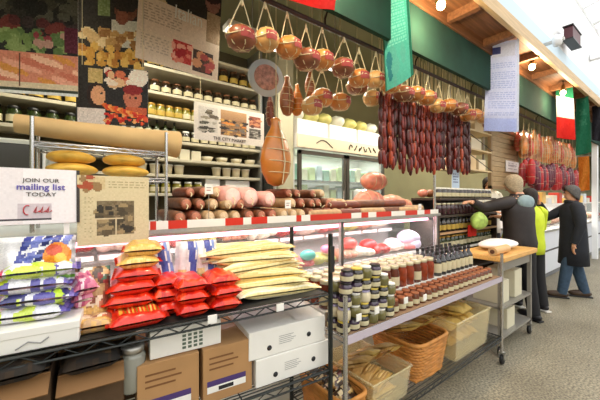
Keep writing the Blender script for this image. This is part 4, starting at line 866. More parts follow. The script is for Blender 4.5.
# riser that lifts the back rows
rs_ = thing('jar_riser', 'white riser shelf that lifts the amber jars on the chrome rack', 'riser', (1.5, 1.27, JZ + .01))
MB().box(0, 0, .05, 1.5, .28, .065).build('riser_top', WHITE, rs_, .003); MB().box(0, -.006, .045, 1.5, 0, .075).build('riser_lip', WHITE, rs_)
for x in (0.02, .74, 1.46): MB().box(x, .02, 0, x + .02, .26, .05).build('leg', WHITE, rs_)
rs2 = thing('jar_riser', 'second white riser behind the mixed small jars beside the rack post', 'riser', (1.115, 1.27, JZ + .01))
MB().box(0, 0, .05, .37, .28, .065).build('riser_top', WHITE, rs2, .003)
for x in (0.02, .33): MB().box(x, .02, 0, x + .02, .26, .05).build('leg', WHITE, rs2)
AMB = M('amber_preserve', (136, 52, 22), .12, 0, .25, 30, coat=.5); AMB2 = M('dark_amber_preserve', (92, 40, 24), .12, 0, .3, 30, coat=.5); SILV = M('pale_gold_lid', (214, 204, 170), .3, .5)
zr = JZ + .0765
jp = jar_proto('sauce_jar', AMB, SILV, None, .041, .165, kind='jar'); jl = jar_proto('sauce_jar', AMB2, SILV, LAB, .041, .165, kind='jar')
fi = [True, True]
for r_ in range(3):
    for i in range(13):
        k = 1 if (i * 5 + r_ * 3) % 7 < 3 else 0; P_ = (jp, jl)[k]
        pos = (1.165 + i * .0915, 1.32 + r_ * .088, zr); lab = '%s sauce jar, %s from the rack post in the %s row on the riser' % (('amber', 'dark amber')[k], ORD[i], ('front', 'middle', 'rear')[r_])
        if 1.478 < pos[0] + .036 and pos[0] - .036 < 1.502: pos = (pos[0], pos[1], zr)
        if fi[k]: o = P_; fi[k] = False; o.location = pos; o['label'] = lab
        else: o = dup(P_, pos, (0, 0, random.uniform(-1, 1)), lab)
        o['group'] = 'amber sauce jars on the riser'
db = jar_proto('vinegar_bottle', M('black_vinegar', (22, 18, 20), .1, coat=.6), BLKLID, LAB, .036, .2, kind='bottle', shape='bottle'); fi = True
for r_ in range(3):
    for i in range(8):
        pos = (2.385 + i * .079, 1.318 + r_ * .088, zr); lab = 'black bottle with white label, %s from the amber jars in the %s row' % (ORD[i], ('front', 'middle', 'rear')[r_])
        if fi: o = db; fi = False; o.location = pos; o['label'] = lab
        else: o = dup(db, pos, (0, 0, random.uniform(-.5, .5)), lab)
        o['group'] = 'black vinegar bottles'
sj = jar_proto('spread_jar', M('brown_spread', (104, 56, 34), .15, coat=.4), M('copper_lid', (170, 104, 70), .35, .5), LAB, .031, .082, kind='jar'); fi = True
for r_ in range(2):
    for i in range(19):
        pos = (1.575 + i * .0755, 1.15 + r_ * .068, JZ + .0095); lab = 'small brown spread jar with pale label, %s from the mixed jars in the %s row' % (ORD[i], ('front', 'rear')[r_])
        if fi: o = sj; fi = False; o.location = pos; o['label'] = lab
        else: o = dup(sj, pos, (0, 0, random.uniform(-.6, .6)), lab)
        o['group'] = 'small spread jars below the riser'
# mixed small jars stacked by the post
mixb = [M('mixed_dark', (40, 34, 32), .15, coat=.4), M('mixed_olive', (110, 104, 60), .15, coat=.4), M('mixed_cream', (214, 202, 170), .3, coat=.3), M('mixed_plum', (60, 44, 66), .15, coat=.4)]
mixl = [M('mixed_yellow_lid', (214, 190, 80), .35), WLID, M('lavender_lid', (176, 168, 206), .35), BLKLID]; ml = [('yellow', 0), ('white', 1), ('lavender', 2), ('black', 3)]
mp = [jar_proto('pickle_jar', mixb[k], mixl[k], LAB if k in (0, 3) else None, .036, .064, kind='jar') for k in range(4)]; used = [False] * 4
g = random.Random(31)
for lv in range(5):
    for r_ in range(2):
        for i in range(6 if lv < 3 else 5 - (lv == 4)):
            if r_ == 1 and lv > 3: continue
            k = g.randrange(4); pos = (1.125 + i * .0755 + g.uniform(-.003, .003) + .006 * lv, 1.135 + r_ * .076, JZ + .0095 + lv * .0655); lab = '%s lidded pickle jar, %s from the post in the %s layer, %s row' % (ml[k][0], ORD[i], ('bottom', 'second', 'third', 'fourth', 'top')[lv], ('front', 'rear')[r_])
            if not used[k]: o = mp[k]; used[k] = True; o.location = pos; o['label'] = lab
            else: o = dup(mp[k], pos, (0, 0, g.uniform(-2, 2)), lab)
            o['group'] = 'mixed pickle jars stacked by the post'
for u, v in ((358, 317), (376, 310), (405, 300), (424, 297)):
    p = at(u, v, y=1.085); MB().box(p.x - JX0 - .018, -.014, p.z - .018, p.x - JX0 + .018, -.009, p.z + .018).build('price_tag', MATS['tag_white'], jr)
# --- bins and baskets below
def bin_(label, x0, x1, y0, y1, h, m, name='plastic_bin', z=JB + .006):
    o = thing(name, label, 'bin', ((x0 + x1) / 2, (y0 + y1) / 2, z)); w = (x1 - x0) / 2; d = (y1 - y0) / 2; q = MB(); t = .9
    vs = []
    for zz, s in ((0, t), (h, 1), (h, .965), (.01, t * .965)): vs += [(-w * s, -d * s, zz), (w * s, -d * s, zz), (w * s, d * s, zz), (-w * s, d * s, zz)]
    fs = [(3, 2, 1, 0), (12, 13, 14, 15)]
    for r_ in range(3): fs += [(r_ * 4 + k, r_ * 4 + (k + 1) % 4, r_ * 4 + 4 + (k + 1) % 4, r_ * 4 + 4 + k) for k in range(4)]
    q.add(vs, fs); q.build('bin_body', m, o, .006)
    MB().tube([(-w, -d, h), (w, -d, h), (w, d, h), (-w, d, h)], .009, 6, True, False).build('rim', m, o); return o
def wicker(label, x0, x1, y0, y1, h, z=JB + .006):
    o = thing('wicker_basket', label, 'basket', ((x0 + x1) / 2, (y0 + y1) / 2, z)); w = (x1 - x0) / 2; d = (y1 - y0) / 2; WK = M('honey_wicker', (196, 132, 62), .55, 0, .25, 16)
    q = MB(); n_ = 12; NP = 44
    def loop(zz, ph, amp):
        pts = []
        s = .82 + .18 * zz / h
        per = []
        for k in range(NP):
            a = 2 * PI * k / NP; ca, sa = math.cos(a), math.sin(a); e = .35
            px = w * s * math.copysign(abs(ca) ** e, ca); py = d * s * math.copysign(abs(sa) ** e, sa); f = 1 + amp * (1 if (k + ph) % 2 else -1); pts.append((px * f, py * f, zz))
        return pts
    for i in range(n_): q.tube(loop(.012 + (h - .02) * i / (n_ - 1), i, .02), h / n_ * .56, 5, True)
    q.box(-w * .8, -d * .8, 0, w * .8, d * .8, .01); q.build('woven_side', WK, o); MB().tube(loop(h, 0, 0.0), .013, 6, True).build('rim', WK, o)
    return o
YEL = M('yellow_pasta_fill', (222, 184, 84), .4, 0, .25, 30, .4)
wicker('honey wicker basket of dark packets at the rack post', 1.1, 1.3, 1.11, 1.52, .17)
bin_('clear plastic bin of bread packs beside the small wicker basket', 1.325, 1.69, 1.1, 1.54, .19, BINPL)
wicker('large honey wicker basket of breadstick bags between two plastic bins', 1.78, 2.2, 1.11, 1.53, .26)
bin_('tall cloudy plastic bin of yellow pasta at the far end of the rack', 2.27, 2.86, 1.1, 1.54, .3, BINPL)
pcv = [Canvas(30, 12, (206, 168, 104)), Canvas(30, 12, (222, 190, 110)), Canvas(30, 12, (178, 128, 70))]
for i, c in enumerate(pcv):
    for q in range(12): c.line(0, q / 12, 1, q / 12 + .03, .03, [(236, 208, 150), (186, 140, 76), (214, 176, 100)][(q + i) % 3])
    c.noise(5)
DKP = Canvas(14, 12, (70, 50, 34)).blobs(0, 0, 1, 1, [(196, 160, 96), (40, 28, 22), (150, 110, 60), (226, 206, 160), (96, 40, 36)], 22, .12, 8)
g = random.Random(9)
for i in range(6): o = bag('snack_packet', DKP, .13, .1, .05, GLOSSY, None, 120 + i); o.location = (1.2 + g.uniform(-.02, .02), 1.17 + .06 * i, JB + .05 + .045 * (i % 3) + .03); o.rotation_euler = (R(55), R(g.uniform(-20, 20)), g.uniform(-.2, .2)); tag(o, 'dark snack packet, %s from the aisle in the small wicker basket' % ORD[i], 'packet', 'snack packets in the basket')
for i in range(5): o = bag('bread_pack', pcv[i % 3], .4, .062, .05, GLOSSY, None, 130 + i); o.location = (1.385 + .062 * i, 1.3, JB + .2 + .02 * (i % 2)); o.rotation_euler = (0, R(-20 + 4 * i), R(80 + 4 * i)); o.rotation_euler = (R(6 * (i - 2)), R(30), R(88)); tag(o, 'long bread pack slanting up out of the clear bin, %s from the basket' % ORD[i], 'bread pack', 'bread packs in the clear bin')
for i in range(8): o = bag('pasta_packet', pcv[(i // 4 + 1) % 2], .24, .075, .06, GLOSSY, None, 140 + i); o.location = (1.505, 1.2 + .08 * (i % 4), JB + .024 + .066 * (i // 4)); o.rotation_euler = (0, 0, R(4 * i)); tag(o, 'yellow pasta packet lying on the floor of the clear bin, %s from the aisle' % ORD[i], 'pasta packet', 'packets in the clear bin')
for i in range(6): o = bag('breadstick_bag', pcv[(i + 1) % 3], .42, .07, .05, GLOSSY, None, 150 + i); o.location = (1.855 + .054 * i, 1.3, JB + .295 + .014 * (i % 3)); o.rotation_euler = (R(g.uniform(-15, 15)), R(24), R(88 + g.uniform(-4, 4))); tag(o, 'breadstick bag standing out of the large wicker basket, %s from the shop end' % ORD[i], 'breadstick bag', 'breadstick bags in the large basket')
for i in range(10): o = bag('pasta_packet', pcv[1], .32, .11, .07, GLOSSY, None, 160 + i); o.location = (2.4 + .115 * (i % 4 if i < 8 else i - 6.6), 1.32, JB + (.06 if i < 4 else (.17 if i < 8 else .26))); o.rotation_euler = (R(g.uniform(-20, 20)), R(5), R(88 + g.uniform(-8, 8))); tag(o, 'yellow pasta packet in the tall cloudy bin, number %s counting up from its floor' % ORD[i], 'pasta packet', 'packets in the tall bin')

# ================================================================== BUTCHER CART beside the jar rack
ct = thing('butcher_cart', 'wheeled cart with a pale wooden top beside the jar rack', 'cart', (3.16, 1.1, 0)); CWD = .92; CDP = .44
TOPW = M('butcher_block', (222, 170, 96), .45, 0, .16, 9, stretch=(1, 8, 8))
MB().box(0, 0, .9, CWD, CDP, .95).build('cart_top', TOPW, ct, .008)
STG = M('grey_painted_steel', (150, 146, 138), .45, .3)
for x, y in ((.05, .04), (CWD - .08, .04), (.05, CDP - .07), (CWD - .08, CDP - .07)):
    MB().box(x, y, .11, x + .035, y + .035, .9).build('leg', STG, ct)
    c = MB().lathe([(0, -.014), (.04, -.014), (.045, -.006), (.045, .006), (.04, .014), (0, .014)], 16, Matrix.Translation((x + .017, y + .017, .045)) @ Matrix.Rotation(R(90), 4, 'X')).build('caster', BLKPL, ct)
    MB().box(x + .004, y - .004, .04, x + .03, y, .11).box(x + .004, y + .034, .04, x + .03, y + .038, .11).box(x + .004, y - .004, .1, x + .03, y + .038, .114).build('caster_fork', STEEL, c)
MB().box(.05, .04, .44, CWD - .05, CDP - .04, .46).build('shelf', STG, ct); MB().box(.05, .04, .16, CWD - .05, CDP - .04, .18).build('shelf', STG, ct)
MB().box(.06, .05, .8, CWD - .06, .07, .9).build('apron', STG, ct)
for i, (x, z, h, l) in enumerate([(.25, .462, .22, 'pale folded carton on the middle shelf of the butcher cart'), (.6, .462, .28, 'taller pale carton on the middle shelf of the butcher cart'), (.4, .182, .2, 'pale carton on the bottom shelf of the butcher cart')]):
    tag(MB().box(-.1, 0, 0, .1, .26, h).build('carton', M('pale_carton', (214, 208, 182), .7), bevel=.003, loc=(3.16 + x, 1.18, z)), l, 'carton')
tag(MB().ell((0, 0, 0), (.3, .15, .05), 24, 10, wob=.06, seed=3).build('paper_parcel', M('white_paper', (240, 238, 236), .7, 0, .05, 10, .4), loc=(3.68, 1.34, 1.004)), 'rumpled white paper parcel on the wooden cart top', 'parcel')
bl = thing('cutting_board', 'round ended beige cutting board leaning off the end of the cart top', 'cutting board', (3.2, 1.2, .951)); MB().tube([(-.04, 0, .04), (.3, 0, .04)], .04, 16).build('board_roll', M('beige_wood', (214, 172, 118), .5, 0, .12, 10), bl); MB().tube([(-.043, 0, .04), (-.05, 0, .04)], .02, 10).build('dark_core', M('core_brown', (96, 60, 36), .7), bl)
bl['label'] = 'beige rolled bundle with a dark core lying on the cart top by the bottles'; bl['category'] = 'roll'; bl.name = 'paper_bundle'

# ================================================================== DARK SHELF UNIT of bottles beyond the deli case
su_ = thing('bottle_shelf_unit', 'dark shelf unit of jars and bottles between the deli case and the first shopper', 'shelving', (3.25, 1.78, 0)); UW = 1.6
DKW = M('dark_shelf_wood', (58, 46, 38), .5, 0, .2, 8)
for x in (0, UW - .03): MB().box(x, 0, 0, x + .03, .36, 1.3).build('side_panel', DKW, su_)
for z in (.3, .62, .9, 1.1, 1.3, 1.5): MB().box(.03, 0, z - .025, UW - .03, .35, z).build('shelf', DKW, su_)
MB().box(.03, .345, 0, UW - .03, .36, 1.5).build('back_panel', DKW, su_); MB().box(.03, -.006, 1.08, UW - .03, 0, 1.105).build('shelf_edge', M('tan_edge', (190, 150, 110), .5), su_); MB().box(.03, -.006, .88, UW - .03, 0, .905).build('shelf_edge', WHITE, su_)
for r_, z in enumerate((.902, 1.102, 1.302, 1.502)):
    pj = jar_proto('preserve_jar', (GRJAR, DKJAR, M('plum_preserve', (60, 28, 34), .12, coat=.5), DKJAR)[r_], (GLID, BLKLID, SILV, WLID)[r_], (LAB, YLAB, None, LAB)[r_], .042, (.15, .16, .14, .12)[r_])
    row(pj, line(3.36, 4.72, 14, 1.85, z), lambda i: 'dark jar, %s from the deli case on the %s shelf of the dark unit' % (ORD[i], ('white edged', 'tan edged', 'upper', 'topmost')[r_]), 'jars on the dark shelf unit')
lt = tag(MB().ell((0, 0, 0), (.15, .07, .11), 18, 10, wob=.12, seed=4).build('lettuce_bag', M('pale_green_leaf', (176, 206, 104), .5, 0, .3, 18, .4), loc=(3.98, 1.66, 1.22)), 'pale green bag of leaves hanging before the dark jars', 'bag'); lt.name = 'hanging_leaf_bag'
tag(MB().box(-.09, 0, 0, .09, .03, .14).build('red_hanging_tag', M('bright_red_card', (206, 34, 30), .5), bevel=.003, loc=(4.0, 1.735, 1.02)), 'bright red box front set against the dark jars under the leaf bag', 'box').name = 'hanging_red_box'
o = thing('hanging_card', 'pale blue card standing above the dark jars beside the shopkeeper', 'card', (3.95, 1.93, 1.625)); sheet('card', Canvas(12, 14, (196, 214, 232)).rows(.15, .2, .85, .8, 4, (130, 140, 170)), .2, .24, PAPER, o, .004); o.location.z = 1.87
for i in range(6): tag(MB().ell((0, 0, 0), (.07, .06, .05), 14, 9, wob=.1, seed=i).build('meat_piece', (BH, HAM2)[i % 2], loc=(3.4 + i * .16, 2.06, 1.557)), 'small piece of cured meat behind the topmost jars, %s from the case end' % ORD[i], 'meat', 'meat behind the topmost jars')

# ================================================================== FAR STALL: wooden panel, hams and salamis, white counter
pn = thing('hanging_wood_panel', 'tan slatted wood panel hanging over the counter above the grey haired shopper', 'panel', (5.5, 2.1, 1.7))
q = MB()
for i in range(11): q.box(0, 0, i * .085, 1.1, .03, i * .085 + .078)
q.build('slat', M('tan_slats', (176, 152, 116), .6, 0, .15, 6, stretch=(1, 6, 6)), pn); MB().box(-.05, -.01, -.04, 0, .04, 1.0).box(1.1, -.01, -.04, 1.15, .04, 1.0).box(-.05, -.01, -.05, 1.15, .04, 0).box(-.05, -.01, .94, 1.15, .04, 1.0).build('panel_frame', M('tan_frame', (150, 124, 92), .6), pn)
for x in (.05, 1.05): MB().tube([(x, .015, .98), (x, .015, 1.92)], .008, 6).build('rod', STEEL, pn)
p1, p2 = at(508, 160, y=2.05), at(521, 173, y=2.05)
o = thing('hanging_notice', 'small white notice pinned on the tan slatted panel', 'notice', ((p1.x + p2.x) / 2, 2.083, p1.z)); sheet('notice_sheet', Canvas(12, 12, (240, 234, 230)).rows(.15, .2, .85, .8, 5, (190, 180, 180)), p2.x - p1.x, p1.z - p2.z, PAPER, o, .003)
hs = thing('hanging_shelf', 'beige hanging shelf with dark cross wires behind the pale blue banner', 'shelf', (4.15, 2.0, 1.9))
for z in (0, .3, .58): MB().box(0, 0, z, 1.1, .3, z + .02).build('board', M('beige_board', (206, 182, 140), .6), hs)
for x in (.02, 1.06): MB().box(x, .1, 0, x + .02, .13, 1.72).build('upright', STG, hs)
q = MB(); q.tube([(0, -.004, .32), (1.1, -.004, .02)], .006, 6).tube([(0, -.004, .6), (1.1, -.004, .34)], .006, 6); q.build('cross_wire', BLKPL, hs)
for i, (x, z, w, h, c) in enumerate([(.2, .023, .26, .2, 0), (.55, .023, .3, .22, 1), (.9, .023, .24, .17, 0), (.25, .323, .3, .2, 1), (.7, .323, .34, .18, 0), (.3, .603, .3, .22, 0), (.8, .603, .3, .2, 1)]):
    tag(MB().box(-w / 2, 0, 0, w / 2, .2, h).build('hanging_shelf_box', M('beige_box', (214, 188, 146), .7) if c else M('cream_box', (226, 212, 184), .7), bevel=.003, loc=(4.15 + x, 2.06, 1.9 + z)), '%s box, %s counted up from the lowest board of the beige hanging shelf' % (('cream', 'beige')[c], ORD[i]), 'box')
# hanging hams and salamis of the far stall
fh = [ham_proto(M('orange_ham', (222, 140, 70), .35, 0, .25, 9, .2, coat=.2), 'x'), ham_proto(M('pink_red_ham', (206, 96, 74), .35, 0, .25, 9, .2, coat=.2), 'x')]; fu = [False, False]
g = random.Random(3); HN = ['orange', 'pinkish red']
for i in range(26):
    k = (i * 3) % 5 % 2; r_ = i % 2; x = 6.25 + i * .135; z = 2.75 - .0 * r_
    lab = '%s ham in the far stall, %s along its rail' % (HN[k], ORD[i]); pos = (x, 1.88 + .13 * r_, z + g.uniform(-.1, .04)); ro = (0, 0, g.uniform(-1, 1))
    if not fu[k]: o = fh[k]; fu[k] = True; o.location = pos; o['label'] = lab; o.rotation_euler = ro
    else: o = dup(fh[k], pos, ro, lab)
    o.scale = (.85, .85, .72 + g.uniform(-.1, .1)); o['group'] = 'hams of the far stall'
fs_ = thing('hanging_salami', 'x', 'salami'); MB().lathe([(.012, -.42), (.04, -.405), (.052, -.34), (.054, -.2), (.05, -.08), (.03, -.02), (.012, 0)], 12, None, True, True, .04, 3).build('casing', M('wine_red_casing', (150, 40, 46), .35, 0, .35, 20, coat=.2), fs_)
q = MB()
for z in (-.3, -.1): q.tube([(.0555 * math.cos(a) * (.95 if z > -.1 else 1), .0555 * math.sin(a) * (.95 if z > -.1 else 1), z) for a in [i * PI / 6 for i in range(12)]], .0025, 5, True)
q.build('twine', STRING, fs_); MB().tube([(0, 0, -.01), (0, 0, .5)], .003, 5).build('cord', STRING, fs_); fi = True
RR = [M('wine_red_casing', (130, 30, 48)), M('plum_casing', (96, 26, 48), .35, 0, .3, 20), M('scarlet_casing', (176, 36, 40), .35, 0, .3, 20)]; RN = ['wine red', 'plum', 'scarlet']
for r_ in range(2):
    for i in range(26):
        k = g.randrange(3); pos = (6.0 + i * .14 + .06 * r_, 1.7 + .15 * r_, 2.12 + g.uniform(-.08, .1)); lab = '%s salami in the far stall, %s along its %s row' % (RN[k], ORD[i], ('front', 'rear')[r_]); ro = (0, 0, g.uniform(-2, 2))
        if fi: o = fs_; fi = False; o.location = pos; o['label'] = lab; o['label'] = 'wine' + lab[lab.index(' '):] if False else lab; k0 = k
        else: o = dup(fs_, pos, ro, lab)
        for c in kids(o):
            if c.name.startswith('casing'): setcol(c, RR[k])
        o['group'] = 'salamis of the far stall'
fc = thing('deli_counter', 'long white deli counter of the far stall behind the shopper in the dark coat', 'counter', (6.7, 1.75, 0)); FL = 8
MB().box(0, 0, .1, FL, .7, .86).build('counter_body', M('pale_counter', (226, 230, 238), .35), fc, .01); MB().box(0, .04, 0, FL, .66, .1).build('kick_board', M('grey_kick', (120, 122, 126), .5), fc)
MB().box(0, -.02, .86, FL, .7, .9).build('bumper', STEEL, fc); MB().add([(0, .0, .9), (FL, .0, .9), (FL, .12, 1.35), (0, .12, 1.35)], [(0, 1, 2, 3)]).build('front_glass', GLASS, fc)
MB().box(0, .1, 1.35, FL, .7, 1.38).build('top_board', WHITE, fc); MB().box(0, .66, .9, FL, .7, 1.35).build('rear_panel', WHITE, fc)
for k in range(5): MB().box(k * 2 - (.03 if k == 4 else 0), .1, .9, k * 2 + .03 - (.03 if k == 4 else 0), .14, 1.35).build('post', STEEL, fc)
MB().box(0, -.004, .5, FL, 0, .53).build('trim_strip', M('dark_strip', (52, 46, 42), .5), fc)
for i in range(3): lamp('far_case_light', 'AREA', (7.6 + i * 2, 2.1, 1.33), 8, (1, .92, .9), 1.6, (0, 0, 0), .2)
for i in range(12):
    c, nm = TRAYC[(i * 5 + 1) % 6]; tag(MB().ell((0, 0, 0), (.16, .16, .09), 14, 9, wob=.08, seed=i).build('meat_heap', MATS['deli_' + nm.replace(' ', '_')], loc=(7.0 + i * .55, 2.1, .992)), '%s piece, %s inside the far stall counter' % (nm, ORD[i]), 'meat', 'meats in the far counter')
for i in range(14):
    c = [(236, 226, 206), (214, 70, 50), (240, 200, 110), (226, 230, 236)][i % 4]; tag(MB().box(-.12, 0, 0, .12, .2, .12 + .06 * (i % 3)).build('counter_packet', M('counter_packet_%d' % (i % 4), c, .5), bevel=.01, loc=(6.95 + i * .4, 1.98, 1.382)), '%s packet, %s along the top of the far stall counter' % (['cream', 'red', 'yellow', 'pale'][i % 4], ORD[i]), 'packet', 'packets on the far counter')

# ================================================================== BANNERS AND FLAGS
def banner(name, label, x, pts, cv, n=(14, 30), wave=.02, m=THIN, skew=0.0):
    """cloth hanging across the aisle direction on the plane x; pts = pixel corners tl, tr, br, bl"""
    P4 = [at(*p, x=x) for p in pts]; mb = MB(); C = cv.cols(); nx, nz = cv.w, cv.h; vs = []; org = (P4[0] + P4[1]) / 2
    for j in range(nz + 1):
        for i in range(nx + 1):
            a, b = i / nx, j / nz; p = (P4[0] * (1 - a) + P4[1] * a) * (1 - b) + (P4[3] * (1 - a) + P4[2] * a) * b
            p.x += wave * math.sin(a * 7 + b * 4) * (.3 + b) + skew * b; vs.append(p - org)
    W = nx + 1; fs = [(j * W + i, (j + 1) * W + i, (j + 1) * W + i + 1, j * W + i + 1) for j in range(nz) for i in range(nx)]; cl = [tuple(C[j, i]) for j in range(nz) for i in range(nx)]
    mb.add(vs, fs, True, cl); mb.add([v + Vector((.003, 0, 0)) for v in vs], [tuple(reversed(f)) for f in fs], True, cl)
    o = thing(name, label, name.split('_')[1], org); mb.build('cloth', m, o)
    A, B = P4[0] - org, P4[1] - org; d = (B - A).normalized() * .03; MB().tube([A - d + Vector((0, 0, .008)), B + d + Vector((0, 0, .008))], .009, 8).build('top_rod', STEEL, o)
    q = MB()
    for p in (A, B):
        yy = (p + org).y; q.tube([p, Vector((p.x, max(p.y, 1.24 - org.y) if yy < 1.2 else p.y, max(p.z + .1, 3.26 - org.z)))], .003, 5)
    q.build('cord', STRING, o); return o
cv = Canvas(36, 90, (104, 202, 190)); cv.rect(0, 0, .06, 1, (50, 140, 116)).rect(.92, 0, 1, 1, (44, 130, 110)).rows(.16, .05, .84, .7, 26, (150, 224, 214), .45, 3).blobs(.2, .74, .8, .92, [(60, 150, 160), (110, 196, 186)], 10, .1, 4).noise(3)
banner('hanging_banner', 'teal printed banner hanging before the green fascia above the sausage curtain', 2.05, [(378, -40), (405, -46), (414, 75), (386, 92)], cv, wave=.006)
cv = Canvas(36, 92, (218, 226, 252)); cv.rect(0, 0, 1, .03, (240, 214, 206)).rect(.12, .1, .5, .17, (80, 90, 150)).rect(.2, .05, .9, .2, (214, 220, 240), 4).rect(.14, .09, .46, .16, (92, 100, 160)).rows(.1, .26, .9, .84, 24, (184, 198, 236), .4, 5).rect(0, .86, 1, 1, (196, 210, 250), 5).rect(.94, 0, 1, 1, (214, 224, 244)).noise(3)
banner('hanging_banner', 'pale blue and white printed banner hanging beside the warm bare lamp', 3.95, [(486, 41), (519, 36), (519, 132), (484, 131)], cv, wave=.008)
cv = Canvas(15, 30, (236, 232, 226)); cv.rect(0, 0, .34, 1, (30, 130, 90)).rect(.68, 0, 1, 1, (210, 34, 36)); cvf = Canvas(15, 30, (238, 236, 232)); cvf.rect(0, 0, 1, .33, (28, 120, 84)).rect(0, .66, 1, 1, (214, 40, 36)).noise(3)
banner('hanging_flag', 'green, white and red flag hanging at the far stall before the pinkish hams', 6.2, [(555, 74), (572, 78), (576, 140), (557, 138)], cvf)
cv = Canvas(14, 30, (44, 130, 96)).rows(.2, .1, .8, .6, 12, (70, 150, 116), .5, 3).noise(3)
banner('hanging_banner', 'green banner hanging next to the green, white and red flag', 7.0, [(576, 94), (588, 92), (592, 152), (576, 156)], cv)
cv = Canvas(12, 20, (226, 150, 56)).noise(6); banner('hanging_banner', 'plain orange banner below the green banner at the far stall', 7.6, [(578, 157), (589, 156), (590, 190), (579, 191)], cv)
cv = Canvas(12, 20, (52, 50, 58)).noise(4); banner('hanging_banner', 'dark grey banner at the end of the far stall row', 8.0, [(592, 100), (604, 98), (604, 142), (592, 140)], cv)
cv = Canvas(24, 16, (206, 36, 36)); cv.rect(.66, 0, 1, .8, (236, 226, 206)).rect(0, .0, .1, 1, (180, 30, 30)).noise(4)
banner('hanging_flag', 'red and cream flag hanging above the cheeses near the newspaper poster', 1.05, [(284, -40), (338, -60), (338, 12), (286, 0)], cv)
p = at(595, 170, y=1.62); tag(MB().box(-.07, -.05, 0, .07, .05, 3.2).build('hall_post', WSTEEL, loc=(p.x, 1.62, 0)), 'white steel post at the far end of the stalls', 'post')
# dark box fixture on the white wall over the stalls
p = at(577, 36, y=1.3); fx = thing('wall_mount_box', 'dark maroon box fixture mounted high over the stalls', 'fixture', (p.x, 1.2, p.z))
MB().box(-.26, .1, -.1, .26, .22, .1).build('box_body', M('maroon_metal', (84, 36, 46), .5), fx, .01); MB().box(-.29, .09, .1, .29, .23, .12).box(-.29, .09, -.12, .29, .23, -.1).build('box_rim', BLKPL, fx); MB().box(-.05, .2, -.05, .05, .3, .05).build('wall_bracket', STEEL, fx)
fl = thing('wall_mount_light', 'round white floodlight mounted near the dark maroon box', 'light', at(556, 41, y=1.35)); MB().lathe([(.0, -.04), (.07, -.035), (.09, .0), (.07, .06), (.02, .08)], 18, Matrix.Rotation(R(90), 4, 'X')).build('lamp_housing', WSTEEL, fl); MB().box(-.02, -.1, -.02, .02, .2, .02).build('wall_bracket', STEEL, fl)

# ================================================================== PEOPLE
def skin(name, J, E, m, parent, sub=2, root=None):
    ks = list(J); me = bpy.data.meshes.new(name); me.from_pydata([J[k][0] for k in ks], [(ks.index(a), ks.index(b)) for a, b in E], []); me.update()
    o = bpy.data.objects.new(name, me); COL.objects.link(o); o.parent = parent
    s = o.modifiers.new('skin', 'SKIN'); s.use_smooth_shade = True
    for i, k in enumerate(ks):
        sv = me.skin_vertices[0].data[i]; r = J[k][1]; sv.radius = r if isinstance(r, tuple) else (r, r); sv.use_root = (k == (root or ks[0]))
    u = o.modifiers.new('sub', 'SUBSURF'); u.levels = sub; u.render_levels = sub
    me.materials.append(m); return o
SKIN = M('skin_tone', (214, 158, 124), .5, 0, .05, 30)
def loft(rings, n=20, cap=True):
    """rings: (centre, rx, ry, axis tilt) stacked ellipses"""
    mb = MB(); vs = []
    for (c, rx, ry) in rings:
        for j in range(n):
            a = 2 * PI * j / n; vs.append((c[0] + rx * math.cos(a), c[1] + ry * math.sin(a) * (1 + .03 * math.sin(3 * a)), c[2]))
    fs = [(i * n + j, i * n + (j + 1) % n, (i + 1) * n + (j + 1) % n, (i + 1) * n + j) for i in range(len(rings) - 1) for j in range(n)]
    if cap: fs += [tuple(reversed(range(n))), tuple(range((len(rings) - 1) * n, len(rings) * n))]
    return mb.add(vs, fs, True)
def limb(mb, pts, rs): 
    P = [Vector(p) for p in pts]; out = []; rr = []
    for i in range(len(P) - 1):
        for t in (0, .33, .66): out.append(P[i].lerp(P[i + 1], t)); rr.append(rs[i] * (1 - t) + rs[i + 1] * t)
    out.append(P[-1]); rr.append(rs[-1]); return mb.tube(out, rr, 14)
def hand_joints(J, E, wrist, d, up, s, tag_):
    """palm and five unequal bent fingers from the wrist along d"""
    w = Vector(wrist); d = Vector(d).normalized(); up = Vector(up).normalized(); side = d.cross(up).normalized()
    J['palm' + tag_] = (w + d * .05, .026); E.append(('wrist' + tag_, 'palm' + tag_))
    for k, (off, L) in enumerate(((-.03, .062), (-.01, .074), (.01, .07), (.03, .054))):
        a = w + d * .085 + side * off; b = a + d * L * .55 - up * .008; c = b + d * L * .4 - up * L * .35
        for nm, p, r in (('k', a, .0095), ('m', b, .0085), ('t', c, .0075)): J['f%s%d%s' % (nm, k, tag_)] = (p, r)
        E += [('palm' + tag_, 'fk%d%s' % (k, tag_)), ('fk%d%s' % (k, tag_), 'fm%d%s' % (k, tag_)), ('fm%d%s' % (k, tag_), 'ft%d%s' % (k, tag_))]
    a = w + d * .035 + side * -.036 * s; b = a + d * .03 - up * .02 - side * .012 * s
    J['th1' + tag_] = (a, .011); J['th2' + tag_] = (b, .009); E += [('palm' + tag_, 'th1' + tag_), ('th1' + tag_, 'th2' + tag_)]
